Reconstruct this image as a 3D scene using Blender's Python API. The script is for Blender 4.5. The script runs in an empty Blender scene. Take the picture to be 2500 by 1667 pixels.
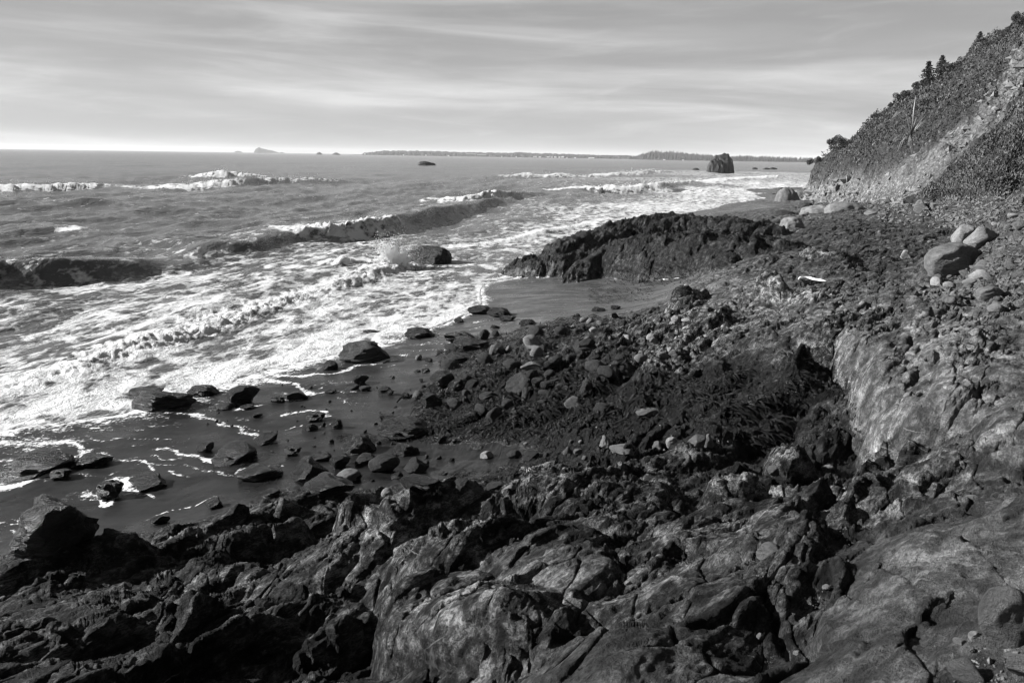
import bpy, bmesh, math, random
import numpy as np
from mathutils import Matrix, Vector

# ------------------------------------------------------------------ camera, world, sun, exposure
C = bpy.context.scene.collection
SC = bpy.context.scene
H = 6.0                      # eye above the sea
PITCH, ROLL, LENS = math.radians(13.1), math.radians(0.83), 28.0
F = LENS / 36.0 * 2500.0     # focal length in photograph pixels

cd = bpy.data.cameras.new('camera'); cam = bpy.data.objects.new('camera', cd); C.objects.link(cam)
cd.lens = LENS; cd.sensor_width = 36.0; cd.clip_start = 0.05; cd.clip_end = 60000
cam.matrix_world = Matrix.Translation((0, 0, H)) @ Matrix.Rotation(math.pi/2 - PITCH, 4, 'X') @ Matrix.Rotation(ROLL, 4, 'Z')
cd.dof.use_dof = True; cd.dof.focus_distance = 11.0; cd.dof.aperture_fstop = 5.6
SC.camera = cam
SC.render.engine = 'CYCLES'
SC.cycles.max_bounces = 5; SC.cycles.diffuse_bounces = 4; SC.cycles.glossy_bounces = 3
SC.cycles.volume_bounces = 1; SC.cycles.use_denoising = True; SC.cycles.filter_width = 1.3
SC.cycles.sample_clamp_indirect = 4.0

SUN_EL, SUN_AZ = math.radians(25.0), math.radians(-84.0)   # azimuth from the view direction, negative = left (over the sea)
sun_vec = Vector((math.sin(SUN_AZ)*math.cos(SUN_EL), math.cos(SUN_AZ)*math.cos(SUN_EL), math.sin(SUN_EL)))
sl = bpy.data.lights.new('sun', 'SUN'); sl.energy = 5.0; sl.angle = math.radians(0.5); sl.color = (1.0, 1.0, 1.0)    # a black and white photograph: neutral light
so = bpy.data.objects.new('sun', sl); C.objects.link(so); so.rotation_euler = sun_vec.to_track_quat('Z', 'Y').to_euler()
SKY_STRENGTH = 0.05
VS = SC.view_settings
VS.view_transform = 'Standard'; VS.look = 'None'; VS.gamma = 1.0; VS.use_curve_mapping = False
VS.exposure = 1.4

W = bpy.data.worlds.new('World'); SC.world = W; W.use_nodes = True
def build_world():
    nt = W.node_tree; N = nt.nodes; L = nt.links; N.clear()
    out = N.new('ShaderNodeOutputWorld'); bg = N.new('ShaderNodeBackground'); bg.inputs['Strength'].default_value = SKY_STRENGTH
    L.new(bg.outputs[0], out.inputs[0])
    sky = N.new('ShaderNodeTexSky'); sky.sky_type = 'NISHITA'; sky.sun_disc = False
    sky.sun_elevation = SUN_EL; sky.sun_rotation = SUN_AZ; sky.air_density = 1.0; sky.dust_density = 1.0; sky.ozone_density = 1.0
    bw = N.new('ShaderNodeSeparateColor'); L.new(sky.outputs[0], bw.inputs[0])   # black and white film behind a red filter: the red of the sky
    geo = N.new('ShaderNodeTexCoord'); sep = N.new('ShaderNodeSeparateXYZ'); L.new(geo.outputs['Generated'], sep.inputs[0])
    def math_(op, a, b=None, c=None, clamp=False):
        m = N.new('ShaderNodeMath'); m.operation = op; m.use_clamp = clamp
        for i, v in enumerate((a, b, c)):
            if v is None: continue
            if isinstance(v, (int, float)): m.inputs[i].default_value = v
            else: L.new(v, m.inputs[i])
        return m.outputs[0]
    z = math_('MAXIMUM', sep.outputs[2], 0.0)
    az = math_('ARCTAN2', sep.outputs[0], sep.outputs[1])
    def layer(sa, se, shear, scale, det, rough, off, dist=0.0):
        cb = N.new('ShaderNodeCombineXYZ')
        L.new(math_('MULTIPLY', az, sa), cb.inputs[0])
        L.new(math_('ADD', math_('MULTIPLY', z, se), math_('MULTIPLY', az, shear)), cb.inputs[1]); cb.inputs[2].default_value = off
        n = N.new('ShaderNodeTexNoise'); n.inputs['Scale'].default_value = scale; n.inputs['Detail'].default_value = det
        n.inputs['Roughness'].default_value = rough; n.inputs['Distortion'].default_value = dist
        L.new(cb.outputs[0], n.inputs['Vector']); return n.outputs['Fac']
    def ramp(v, lo, hi):
        m = N.new('ShaderNodeMapRange'); m.interpolation_type = 'SMOOTHSTEP'
        L.new(v, m.inputs[0]); m.inputs[1].default_value = lo; m.inputs[2].default_value = hi; return m.outputs[0]
    streak = ramp(layer(2.0, 22.0, 0.9, 1.0, 7.0, 0.55, 3.1, 0.6), 0.36, 0.72)
    bank = ramp(layer(0.9, 9.0, 0.35, 1.4, 4.0, 0.5, 8.2, 0.4), 0.38, 0.66)
    wisp = ramp(layer(5.0, 40.0, -1.5, 1.0, 8.0, 0.62, 1.7, 1.2), 0.46, 0.80)
    cover = math_('ADD', math_('MULTIPLY', math_('MULTIPLY', streak, bank), 0.75), math_('MULTIPLY', wisp, 0.22), clamp=True)
    # a thin milky veil thickens evenly toward the horizon all the way round; broken stratus lightens it a little
    veil = math_('MULTIPLY', math_('EXPONENT', math_('MULTIPLY', z, -2.1)), 3.4)
    base = math_('ADD', math_('MULTIPLY', bw.outputs[0], 0.22), veil)
    gain = math_('MULTIPLY_ADD', cover, 0.82, 0.90)
    L.new(math_('MULTIPLY', base, gain), bg.inputs['Color'])
build_world()

# ------------------------------------------------------------------ noise and geometry helpers
def _perm(seed):
    r = np.random.RandomState(seed); p = r.permutation(256); return np.concatenate([p, p, p]).astype(np.int32)
_P = [_perm(s) for s in range(40)]
_G2 = np.stack([np.cos(np.arange(256)*2*np.pi/256), np.sin(np.arange(256)*2*np.pi/256)], 1).astype(np.float32)
_r = np.random.RandomState(5).normal(size=(256, 3)); _G3 = (_r/np.linalg.norm(_r, axis=1)[:, None]).astype(np.float32)
def perlin2(x, y, s=0):
    P = _P[s % 40]; x = np.asarray(x, np.float32); y = np.asarray(y, np.float32)
    xf = np.floor(x); yf = np.floor(y); xi = xf.astype(np.int32) & 255; yi = yf.astype(np.int32) & 255
    x = x - xf; y = y - yf
    u = x*x*x*(x*(x*6-15)+10); v = y*y*y*(y*(y*6-15)+10)
    def g(i, j, dx, dy):
        gr = _G2[P[P[xi+i]+yi+j]]; return gr[..., 0]*dx + gr[..., 1]*dy
    a = g(0, 0, x, y); b = g(1, 0, x-1, y); c = g(0, 1, x, y-1); d = g(1, 1, x-1, y-1)
    a = a + u*(b-a); c = c + u*(d-c); return (a + v*(c-a))*1.5
def perlin3(x, y, z, s=0):
    P = _P[s % 40]
    x = np.asarray(x, np.float32); y = np.asarray(y, np.float32); z = np.asarray(z, np.float32)
    xf = np.floor(x); yf = np.floor(y); zf = np.floor(z)
    xi = xf.astype(np.int32) & 255; yi = yf.astype(np.int32) & 255; zi = zf.astype(np.int32) & 255
    x = x-xf; y = y-yf; z = z-zf
    u = x*x*(3-2*x); v = y*y*(3-2*y); w = z*z*(3-2*z)
    def g(i, j, k):
        gr = _G3[P[P[P[xi+i]+yi+j]+zi+k]]; return gr[..., 0]*(x-i) + gr[..., 1]*(y-j) + gr[..., 2]*(z-k)
    a = g(0,0,0); a = a+u*(g(1,0,0)-a); b = g(0,1,0); b = b+u*(g(1,1,0)-b); a = a+v*(b-a)
    c = g(0,0,1); c = c+u*(g(1,0,1)-c); d = g(0,1,1); d = d+u*(g(1,1,1)-d); c = c+v*(d-c)
    return (a + w*(c-a))*1.5
def fbm2(x, y, o=4, s=0, gain=.5):
    t = 0; a = 1.0
    for i in range(o):
        t = t + a*perlin2(x*2**i + 17.3*i, y*2**i - 9.1*i, s+i); a *= gain
    return t
def ridge2(x, y, o=4, s=0, gain=.55):
    t = 0; a = 1.0
    for i in range(o):
        t = t + a*(1 - 2*np.abs(perlin2(x*2**i + 5.3*i, y*2**i + 3.7*i, s+i))); a *= gain
    return t
def fbm3(x, y, z, o=4, s=0, gain=.5):
    t = 0; a = 1.0
    for i in range(o):
        t = t + a*perlin3(x*2**i + 7.1*i, y*2**i - 3.3*i, z*2**i + 1.9*i, s+i); a *= gain
    return t
def worley2(x, y, s=0):
    x = np.asarray(x, np.float32); y = np.asarray(y, np.float32)
    P = _P[s % 40]; xi = np.floor(x).astype(np.int32); yi = np.floor(y).astype(np.int32)
    f1 = np.full(x.shape, 9.0, np.float32); f2 = f1.copy(); cid = np.zeros(x.shape, np.int32)
    for i in (-1, 0, 1):
        for j in (-1, 0, 1):
            h = P[P[(xi+i) & 255] + ((yi+j) & 255)]; h2 = P[h+91]
            dx = xi+i + .1 + .8*h/255.0 - x; dy = yi+j + .1 + .8*h2/255.0 - y
            d = np.sqrt(dx*dx + dy*dy).astype(np.float32)
            near = d < f1
            f2 = np.where(near, f1, np.minimum(f2, d)); cid = np.where(near, P[h2+37], cid); f1 = np.where(near, d, f1)
    return f1, f2, cid/255.0
def facets(x, y, s=0, soft=.22):
    """broken-rock relief: every cell of a jittered lattice is a tilted plane with its own level, joined to its neighbour by a steep chamfer; returns level, tilt, gap to the next cell"""
    x = np.asarray(x, np.float32); y = np.asarray(y, np.float32); z0 = np.zeros(x.shape, np.float32)
    P = _P[s % 40]; xi = np.floor(x).astype(np.int32); yi = np.floor(y).astype(np.int32)
    f1 = np.full(x.shape, 9.0, np.float32); f2 = f1.copy(); c1 = np.zeros(x.shape, np.int32); c2 = c1.copy(); ax, ay, bx, by = z0, z0, z0, z0
    for i in (-1, 0, 1):
        for j in (-1, 0, 1):
            h = P[P[(xi+i) & 255] + ((yi+j) & 255)]; h2 = P[h+91]
            dx = (x - (xi+i + .05 + .9*h/255.0)).astype(np.float32); dy = (y - (yi+j + .05 + .9*h2/255.0)).astype(np.float32)
            d = dx*dx + dy*dy; cid = P[h2+37]; m1 = d < f1; m2 = (d < f2) & ~m1
            f2 = np.where(m1, f1, np.where(m2, d, f2)); c2 = np.where(m1, c1, np.where(m2, cid, c2)); bx = np.where(m1, ax, np.where(m2, dx, bx)); by = np.where(m1, ay, np.where(m2, dy, by))
            f1 = np.where(m1, d, f1); c1 = np.where(m1, cid, c1); ax = np.where(m1, dx, ax); ay = np.where(m1, dy, ay)
    e = np.sqrt(f2)-np.sqrt(f1); w = .5+.5*np.clip(e/soft, 0, 1)
    def ht(c, px, py): return c/255.0-.5, ((P[c+13]/255.0-.5)*px + (P[c+101]/255.0-.5)*py)*2
    l1, t1 = ht(c1, ax, ay); l2, t2 = ht(c2, bx, by)
    return (l1*w+l2*(1-w)).astype(np.float32), (t1*w+t2*(1-w)).astype(np.float32), e
def sstep(a, b, x):
    t = np.clip((x-a)/(b-a), 0, 1); return t*t*(3-2*t)

_cp, _sp, _cr, _sr = math.cos(PITCH), math.sin(PITCH), math.cos(ROLL), math.sin(ROLL)
def ray(px, py):
    """view direction (unnormalised, world) of a photograph pixel; used to lay things out on the ground"""
    a = (np.asarray(px, float)-1250.0)/F; b = -(np.asarray(py, float)-833.5)/F
    x = a*_cr - b*_sr; y = a*_sr + b*_cr
    return np.stack([x, _cp + y*_sp, -_sp + y*_cp], -1)
def at(px, py, z=0.0):
    r = ray(px, py); t = (z-H)/r[..., 2]; return np.stack([r[..., 0]*t, r[..., 1]*t, np.zeros_like(t)+z], -1)
def at_d(px, py, d):
    r = ray(px, py); t = d/r[..., 1]; return np.stack([r[..., 0]*t, r[..., 1]*t, H + r[..., 2]*t], -1)
def P3(t):                       # (px, py, z) or (px, py, 'd', dist)
    return at_d(t[0], t[1], t[3]) if len(t) > 3 and t[2] == 'd' else at(t[0], t[1], t[2])

def tag(o, label=None, cat=None, group=None, kind=None):
    if label: o['label'] = label
    if cat: o['category'] = cat
    if group: o['group'] = group
    if kind: o['kind'] = kind
    return o
def link(o, parent=None):
    C.objects.link(o)
    if parent is not None: o.parent = parent
    return o
def mesh_np(name, V, Fc, mats, smooth=True, attrs=None):
    """V (n,3), Fc (m,3|4) index array"""
    me = bpy.data.meshes.new(name); V = np.ascontiguousarray(V, np.float32); Fc = np.ascontiguousarray(Fc, np.int32)
    k = Fc.shape[1]
    me.vertices.add(len(V)); me.vertices.foreach_set('co', V.ravel())
    me.loops.add(Fc.size); me.loops.foreach_set('vertex_index', Fc.ravel())
    me.polygons.add(len(Fc)); me.polygons.foreach_set('loop_start', np.arange(0, Fc.size, k, dtype=np.int32))
    me.polygons.foreach_set('use_smooth', np.full(len(Fc), smooth, dtype=bool))
    me.update(calc_edges=True)
    for m in (mats if isinstance(mats, (list, tuple)) else [mats]): me.materials.append(m)
    for kname, arr in (attrs or {}).items():
        a = me.attributes.new(kname, 'FLOAT', 'POINT'); a.data.foreach_set('value', np.ascontiguousarray(arr, np.float32))
    return me
def obj_np(name, V, Fc, mats, parent=None, **kw):
    return link(bpy.data.objects.new(name, mesh_np(name, V, Fc, mats, **kw)), parent)
def submesh(V, Fc, attrs, mask):
    f = Fc[mask]; u, inv = np.unique(f.ravel(), return_inverse=True)
    return V[u], inv.reshape(f.shape), {k: a[u] for k, a in attrs.items()}
# ------------------------------------------------------------------ the lie of the land: surveyed points (px, py, z, roughness, tone)
CP = [
 # sea floor
 (0,560,-2.5,0,.2),(500,520,-2.5,0,.2),(1000,450,-2.5,0,.2),(1500,430,-2.2,0,.2),(1750,420,-1.5,0,.2),(0,700,-1.5,0,.2),(500,600,-1.4,0,.2),(900,700,-.6,0,.2),
 (900,560,-1.2,0,.2),(0,900,-.5,0,.2),(500,860,-.35,0,.2),(800,800,-.25,0,.2),(1080,770,-.08,0,.2),(1120,700,-.12,0,.2),(1250,600,-.5,0,.2),(1500,530,-.5,0,.2),(1700,490,-.4,0,.2),(1850,455,-.4,0,.2),
 (0,1000,-.1,0,.2),(-200,1000,-.15,0,.2),(-500,1300,-.1,0,.2),
 # beach
 (0,1060,.03,0,0.02),(250,1040,.05,0,0.02),(480,985,.05,0,0.02),(600,950,.06,0,0.02),(800,880,.05,0,0.0699),(940,850,.06,0,0.161),(1090,795,.05,0,0.306),(1190,740,.04,0,0.379),(1200,690,.03,0,0.387),(1330,672,.05,0,0.46),
 (500,1060,.15,0,0.02),(300,1180,.22,0,0.02),(0,1200,.12,0,0.02),(0,1300,.18,0,0.02),(-300,1300,.1,0,0.02),(450,1270,.42,0,0.02),(200,1300,.3,0,0.02),(680,1150,.42,0,0.02),(750,1060,.3,0,0.02),(900,960,.24,0,0.0728),
 (1000,920,.26,0,0.134),(1000,990,.36,.1,0.0728),(1100,870,.27,.05,0.231),(1230,780,.28,0,0.409),(1350,710,.32,0,0.46),(1500,700,.42,0,0.46),(1640,700,.8,0,0.46),(1560,745,.72,0,0.46),(1300,790,.45,.1,0.46),(930,1080,.45,0,0.02),
 (900,1180,.6,.1,0.02),(1060,1140,.65,.1,0.02),(1080,1090,.6,.15,0.02),(1150,1160,.75,.1,0.02),(1260,1100,.85,.1,0.02),(680,1215,.55,.2,0.02),
 (1750,515,.25,0,0.42),(1850,505,.35,0,0.42),(1900,485,.3,0,0.42),(1800,475,-.05,0,0.42),(1890,500,.6,0,0.42),
 # kelp and boulder shore
 (1200,950,.75,.6,0.025),(1180,1020,.8,.5,0.025),(1300,900,.85,.7,0.06),(1300,1000,1.0,.7,0.025),(1400,830,.85,.6,0.18),(1450,900,1.15,.8,0.04),(1450,1000,1.25,1.1,0.03),(1600,780,1.15,.7,0.36),(1600,850,1.45,.9,0.3),(1600,950,1.6,1.1,0.06),
 (1600,1040,1.6,1.1,0.025),(1400,1070,1.2,.5,0.025),(1700,1080,1.9,1.1,0.025),(1520,1120,1.55,.7,0.05),(1350,1150,1.3,.7,0.05),(1250,1170,1.2,.5,0.05),
 # bedrock bench on the right
 (1740,740,1.9,0.56,0.69),(1700,690,1.3,0.37,0.6),(1830,640,2.1,0.5,0.435),(1900,570,2.2,0.43,0.345),(1990,660,2.4,0.5,0.345),(2000,740,2.6,0.56,0.6),(2100,600,2.55,0.43,0.345),(2200,545,2.55,0.37,0.345),(2150,680,2.75,0.5,0.345),(2300,535,2.8,0.31,0.51),
 (1930,535,1.6,0.43,0.51),(1980,520,1.8,0.43,0.51),(1850,760,2.3,0.56,0.6),(1800,830,2.15,0.56,0.51),(1950,850,2.6,0.62,0.435),(1850,900,2.2,0.56,.035),(1800,980,2.1,1.1,.035),(1950,980,2.4,1.1,.035),(2060,960,2.65,1.1,.035),(1850,1060,2.3,1.1,.035),(2100,720,2.95,0.5,0.69),
 # the pale slab and the hollow below it
 (2130,800,3.05,.6,0.728),(2250,760,3.25,.5,0.672),(2400,790,3.5,.45,0.672),(2500,830,3.7,.4,0.672),(2200,900,3.25,.4,0.84),(2330,900,3.45,.35,0.896),(2450,900,3.7,.35,0.84),(2230,1000,3.2,.5,0.672),(2350,1010,3.45,.4,0.84),(2470,1000,3.75,.4,0.784),
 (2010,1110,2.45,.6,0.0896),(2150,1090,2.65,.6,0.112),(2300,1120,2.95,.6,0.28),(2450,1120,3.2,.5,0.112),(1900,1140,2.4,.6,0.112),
 # near slab bottom right
 (2100,1230,3.45,.8,0.345),(2300,1210,3.7,.6,0.345),(2480,1190,3.85,.5,0.345),(2200,1320,3.95,.3,0.46),(2400,1300,4.05,.25,0.483),(2120,1450,4.05,.3,0.46),(2300,1480,4.22,.22,0.483),(2480,1450,4.25,.22,0.483),(2020,1600,4.15,.3,0.46),(2250,1640,4.35,.25,0.46),(2480,1640,4.42,.3,0.46),(2700,1500,4.5,.3,0.46),(2800,1200,4.3,.4,0.575),(2700,1000,4.1,.4,0.69),
 (2000,1350,3.65,.7,0.172),(1900,1420,3.6,.8,0.23),(1950,1500,3.8,.7,0.138),(1880,1620,3.85,.8,0.23),
 # central outcrop
 (1200,1240,2.3,0.68,0.405),(1000,1250,2.2,0.68,0.472),(1400,1240,2.5,0.68,0.338),(1600,1240,2.6,0.68,0.27),(1750,1250,2.75,0.612,0.27),(1300,1320,2.75,0.612,0.405),(1100,1330,2.45,0.68,0.405),(1500,1330,2.85,0.68,0.297),(1700,1330,3.05,0.68,0.297),
 (1150,1450,2.7,0.544,0.432),(1300,1430,3.0,0.544,0.405),(1500,1450,3.25,0.612,0.297),(1700,1440,3.4,0.612,0.297),(1200,1540,2.8,0.612,0.378),(1350,1560,3.3,0.544,0.405),(1500,1580,3.6,0.612,0.338),(1700,1570,3.75,0.612,0.338),(1300,1650,3.3,0.544,0.297),(1550,1660,3.85,0.476,0.405),(1750,1660,3.95,0.544,0.27),
 # clefts: deep shade painted into the rock as a near-black tone
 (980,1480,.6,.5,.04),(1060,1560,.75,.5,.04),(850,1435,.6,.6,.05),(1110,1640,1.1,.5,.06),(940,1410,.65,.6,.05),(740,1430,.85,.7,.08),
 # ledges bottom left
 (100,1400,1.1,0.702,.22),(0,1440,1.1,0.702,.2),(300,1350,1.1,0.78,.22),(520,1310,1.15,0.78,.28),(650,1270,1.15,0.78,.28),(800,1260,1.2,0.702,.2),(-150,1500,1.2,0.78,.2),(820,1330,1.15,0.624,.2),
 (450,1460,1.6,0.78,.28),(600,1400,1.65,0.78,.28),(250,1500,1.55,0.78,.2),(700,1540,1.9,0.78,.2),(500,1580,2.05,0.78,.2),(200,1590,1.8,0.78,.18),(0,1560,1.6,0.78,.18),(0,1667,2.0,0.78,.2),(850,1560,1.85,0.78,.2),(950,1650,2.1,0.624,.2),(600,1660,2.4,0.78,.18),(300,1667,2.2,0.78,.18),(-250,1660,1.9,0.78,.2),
]
FARCP = [(24,30,3.0,.7,.5),(30,50,3.0,.6,.5),(34,75,2.2,.7,.6),(36,95,1.0,.7,.6),(38,110,.6,.6,.6),(50,90,3,.6,.6),(50,60,4,.6,.5),(60,130,2,.6,.6),(30,150,.3,.3,.4),(20,120,-.3,0,.2),(20,150,-.6,0,.2),(-30,120,-3,0,.2),(20,18,3.6,.5,.5),(40,30,4.5,.5,.5),(-60,60,-3,0,.2),(0,0,4.45,.3,.4),(1.5,1,4.5,.3,.4),(-1,1,4.0,.6,.3),(-2.5,1.5,2.9,.9,.2),(3.5,1,4.6,.3,.4)]
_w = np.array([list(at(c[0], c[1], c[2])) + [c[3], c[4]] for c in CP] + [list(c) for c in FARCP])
def _key(x, y):
    d = np.sqrt(np.asarray(x)**2 + np.asarray(y)**2) + .6
    return np.arctan2(x, np.asarray(y)+.6)*1.25, np.log(d)
def _fit():
    u, v = _key(_w[:, 0], _w[:, 1]); n = len(u)
    def K(du, dv):
        r2 = du*du + dv*dv; return .5*r2*np.log(r2 + 1e-9)
    A = np.zeros((n+3, n+3)); A[:n, :n] = K(u[:, None]-u, v[:, None]-v) + np.eye(n)*.0006
    A[:n, n] = 1; A[:n, n+1] = u; A[:n, n+2] = v; A[n:, :n] = A[:n, n:].T
    B = np.zeros((n+3, 3)); B[:n] = _w[:, 2:5]
    S = np.linalg.solve(A, B)
    gu = np.linspace(-1.25, 1.25, 300); gv = np.linspace(math.log(1.0), math.log(240), 300)
    U, V = np.meshgrid(gu, gv, indexing='ij'); U = U.ravel(); V = V.ravel()
    R = np.zeros((U.size, 3))
    for s in range(0, U.size, 20000):
        k = K(U[s:s+20000, None]-u, V[s:s+20000, None]-v)
        R[s:s+20000] = k @ S[:n] + S[n] + U[s:s+20000, None]*S[n+1] + V[s:s+20000, None]*S[n+2]
    return gu, gv, R.reshape(300, 300, 3).astype(np.float32)
_gu, _gv, _GR = _fit()
def survey(x, y):
    u, v = _key(x, y)
    i = np.clip((u-_gu[0])/(_gu[1]-_gu[0]), 0, 298.999); j = np.clip((v-_gv[0])/(_gv[1]-_gv[0]), 0, 298.999)
    a = i.astype(int); b = j.astype(int); fi = (i-a)[..., None]; fj = (j-b)[..., None]
    r = (_GR[a, b]*(1-fi)+_GR[a+1, b]*fi)*(1-fj) + (_GR[a, b+1]*(1-fi)+_GR[a+1, b+1]*fi)*fj
    return r[..., 0], np.clip(r[..., 1], 0, 1.2), np.clip(r[..., 2], .02, .9)

# outcrops: ridges given by crest points (px, py, z), half width and flatness; (name, roughness, tone, ridges)
OUT = [
 ('headland', 0.8, 0.11, [
   ([(1318,634,.75),(1352,606,1.35),(1400,590,1.65),(1500,555,2.1),(1570,536,2.5),(1650,526,2.7),(1760,536,2.6),(1860,550,2.6)], 2.0, 3.0),
   ([(1500,590,1.9),(1450,625,1.3),(1400,668,.6)], .9, 2.2),
   ([(1590,585,2.1),(1680,572,2.55),(1780,575,2.65),(1890,592,2.5)], 2.4, 3.2),
   ([(1600,600,2.0),(1590,640,1.2),(1600,665,.8)], .8, 2.5),
   ([(1780,620,2.2),(1740,655,1.5)], .9, 2.5)]),
 ('rib', .9, 0.5, [([(1770,765,2.3),(1700,800,2.05),(1640,835,1.85),(1585,862,1.6)], .45, 2.5)]),
 ('graypoint', .8, 0.6, [([(1690,705,1.9),(1670,735,1.75)], .75, 3)]),
 ('stained', .8, 0.85, [([(1890,705,2.65),(1950,715,2.7),(2010,735,2.75)], .55, 3)]),
 ('hump', .8, 0.5, [([(1600,880,1.9),(1680,890,2.0)], .55, 3)]),
 ('shelfhump', .7, 0.5, [([(1990,610,2.75),(2060,625,2.8)], .8, 2.5),([(2000,800,2.95),(2080,770,3.05)], .6, 3)]),
 ('palehead', .8, 0.62, [([(1305,1130,1.75),(1370,1120,1.75),(1420,1125,1.75)], .30, 3.5)]),
 ('arch', .9, .22, [([(1440,1130,1.85),(1510,1115,1.9),(1580,1130,1.9)], .30, 3)]),
 ('whiteend', .8, 0.62, [([(1575,1138,2.05),(1660,1128,2.2),(1740,1130,2.3)], .32, 3.5)]),
 ('bright', .8, 0.55, [([(1760,1195,2.85),(1900,1170,3.0),(2050,1172,3.15),(2250,1182,3.4),(2480,1180,3.7)], .42, 3),([(1960,1120,2.75),(1910,1090,2.6)], .3, 3),([(2140,1125,2.95),(2250,1110,3.1)], .28, 3)]),
 ('paleslab', 0.48, 0.9, [([(2150,800,3.2),(2230,850,3.45),(2290,930,3.5),(2340,1010,3.5)], .8, 5),([(2330,790,3.55),(2420,860,3.75),(2450,960,3.78)], .9, 5)]),
 ('underblock', .4, 0.8, [([(2460,1060,3.5),(2560,1080,3.65)], .45, 5)]),
 ('central', 0.68, 0.5, [
   ([(918,1240,2.30),(1000,1226,2.42),(1100,1220,2.48),(1250,1206,2.55),(1400,1196,2.62)], .50, 4),
   ([(990,1330,2.25),(1080,1330,2.45)], .5, 4),
   ([(1130,1345,2.72),(1300,1330,2.9),(1500,1320,3.0),(1700,1320,3.12)], .6, 4),
   ([(1140,1460,2.85),(1250,1480,3.1),(1400,1500,3.35),(1600,1490,3.42)], .6, 5),
   ([(1220,1560,3.0),(1280,1640,3.2)], .35, 4)]),
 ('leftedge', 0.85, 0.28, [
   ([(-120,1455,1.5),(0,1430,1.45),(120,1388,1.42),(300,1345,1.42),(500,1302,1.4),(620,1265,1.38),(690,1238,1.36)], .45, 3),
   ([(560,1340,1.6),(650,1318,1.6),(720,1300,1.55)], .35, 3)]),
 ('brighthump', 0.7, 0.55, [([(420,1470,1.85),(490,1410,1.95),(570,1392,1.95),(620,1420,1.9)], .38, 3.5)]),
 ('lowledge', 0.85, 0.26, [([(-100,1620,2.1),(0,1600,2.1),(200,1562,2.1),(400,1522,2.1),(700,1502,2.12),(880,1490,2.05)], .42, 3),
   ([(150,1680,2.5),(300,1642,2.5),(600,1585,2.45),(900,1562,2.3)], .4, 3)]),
]
RID = []
for gi, (nm, ro, to, rs) in enumerate(OUT):
    for pts, wd, pw in rs:
        RID.append((gi, np.array([P3(p) for p in pts]), wd, pw))
# the hillside: foot of the slope as x(y), and the nearer spur
FOOT = np.array([(10.2,14),(11.2,22),(16.5,30),(24.5,45),(29.5,60),(33,80),(36.5,98),(39,112),(47,124),(90,136)])
SPUR = np.array([P3(t) for t in [(2225,480,'d',50),(2300,430,'d',49),(2400,335,'d',48),(2500,240,'d',47),(2640,120,'d',46)]])
def seg_dist(x, y, pts):
    best = np.full(x.shape, 1e9, np.float32); zz = np.zeros(x.shape, np.float32)
    for a, b in zip(pts[:-1], pts[1:]):
        dx, dy = b[0]-a[0], b[1]-a[1]; L2 = dx*dx+dy*dy + 1e-9
        t = np.clip(((x-a[0])*dx + (y-a[1])*dy)/L2, 0, 1)
        d = np.hypot(x-a[0]-t*dx, y-a[1]-t*dy)
        m = d < best; best = np.where(m, d, best); zz = np.where(m, a[2]+t*(b[2]-a[2]), zz)
    return best, zz
def hill(x, y):
    """height of the slope above its foot, and the distance behind the foot"""
    xb = np.interp(y, FOOT[:, 1], FOOT[:, 0]) + 1.4*perlin2(y/9.0, x*0+.3, 11)
    t = x - xb
    cl = sstep(52, 72, y)                            # the far part has a rock cliff at its foot
    h = np.where(t > 0, cl*3.4*sstep(0, 3.6, t) + .66*np.maximum(t-1.0*cl, 0), 0)
    h = h - .0022*np.maximum(t-20, 0)**2*0.4
    back = sstep(150, 120, y + .10*(x-40) + 4*perlin2(x/18, y/18, 12))
    h = h*back + fbm2(x/7, y/7, 3, 13)*.9*sstep(1, 8, t)*back
    return h, t
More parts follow.
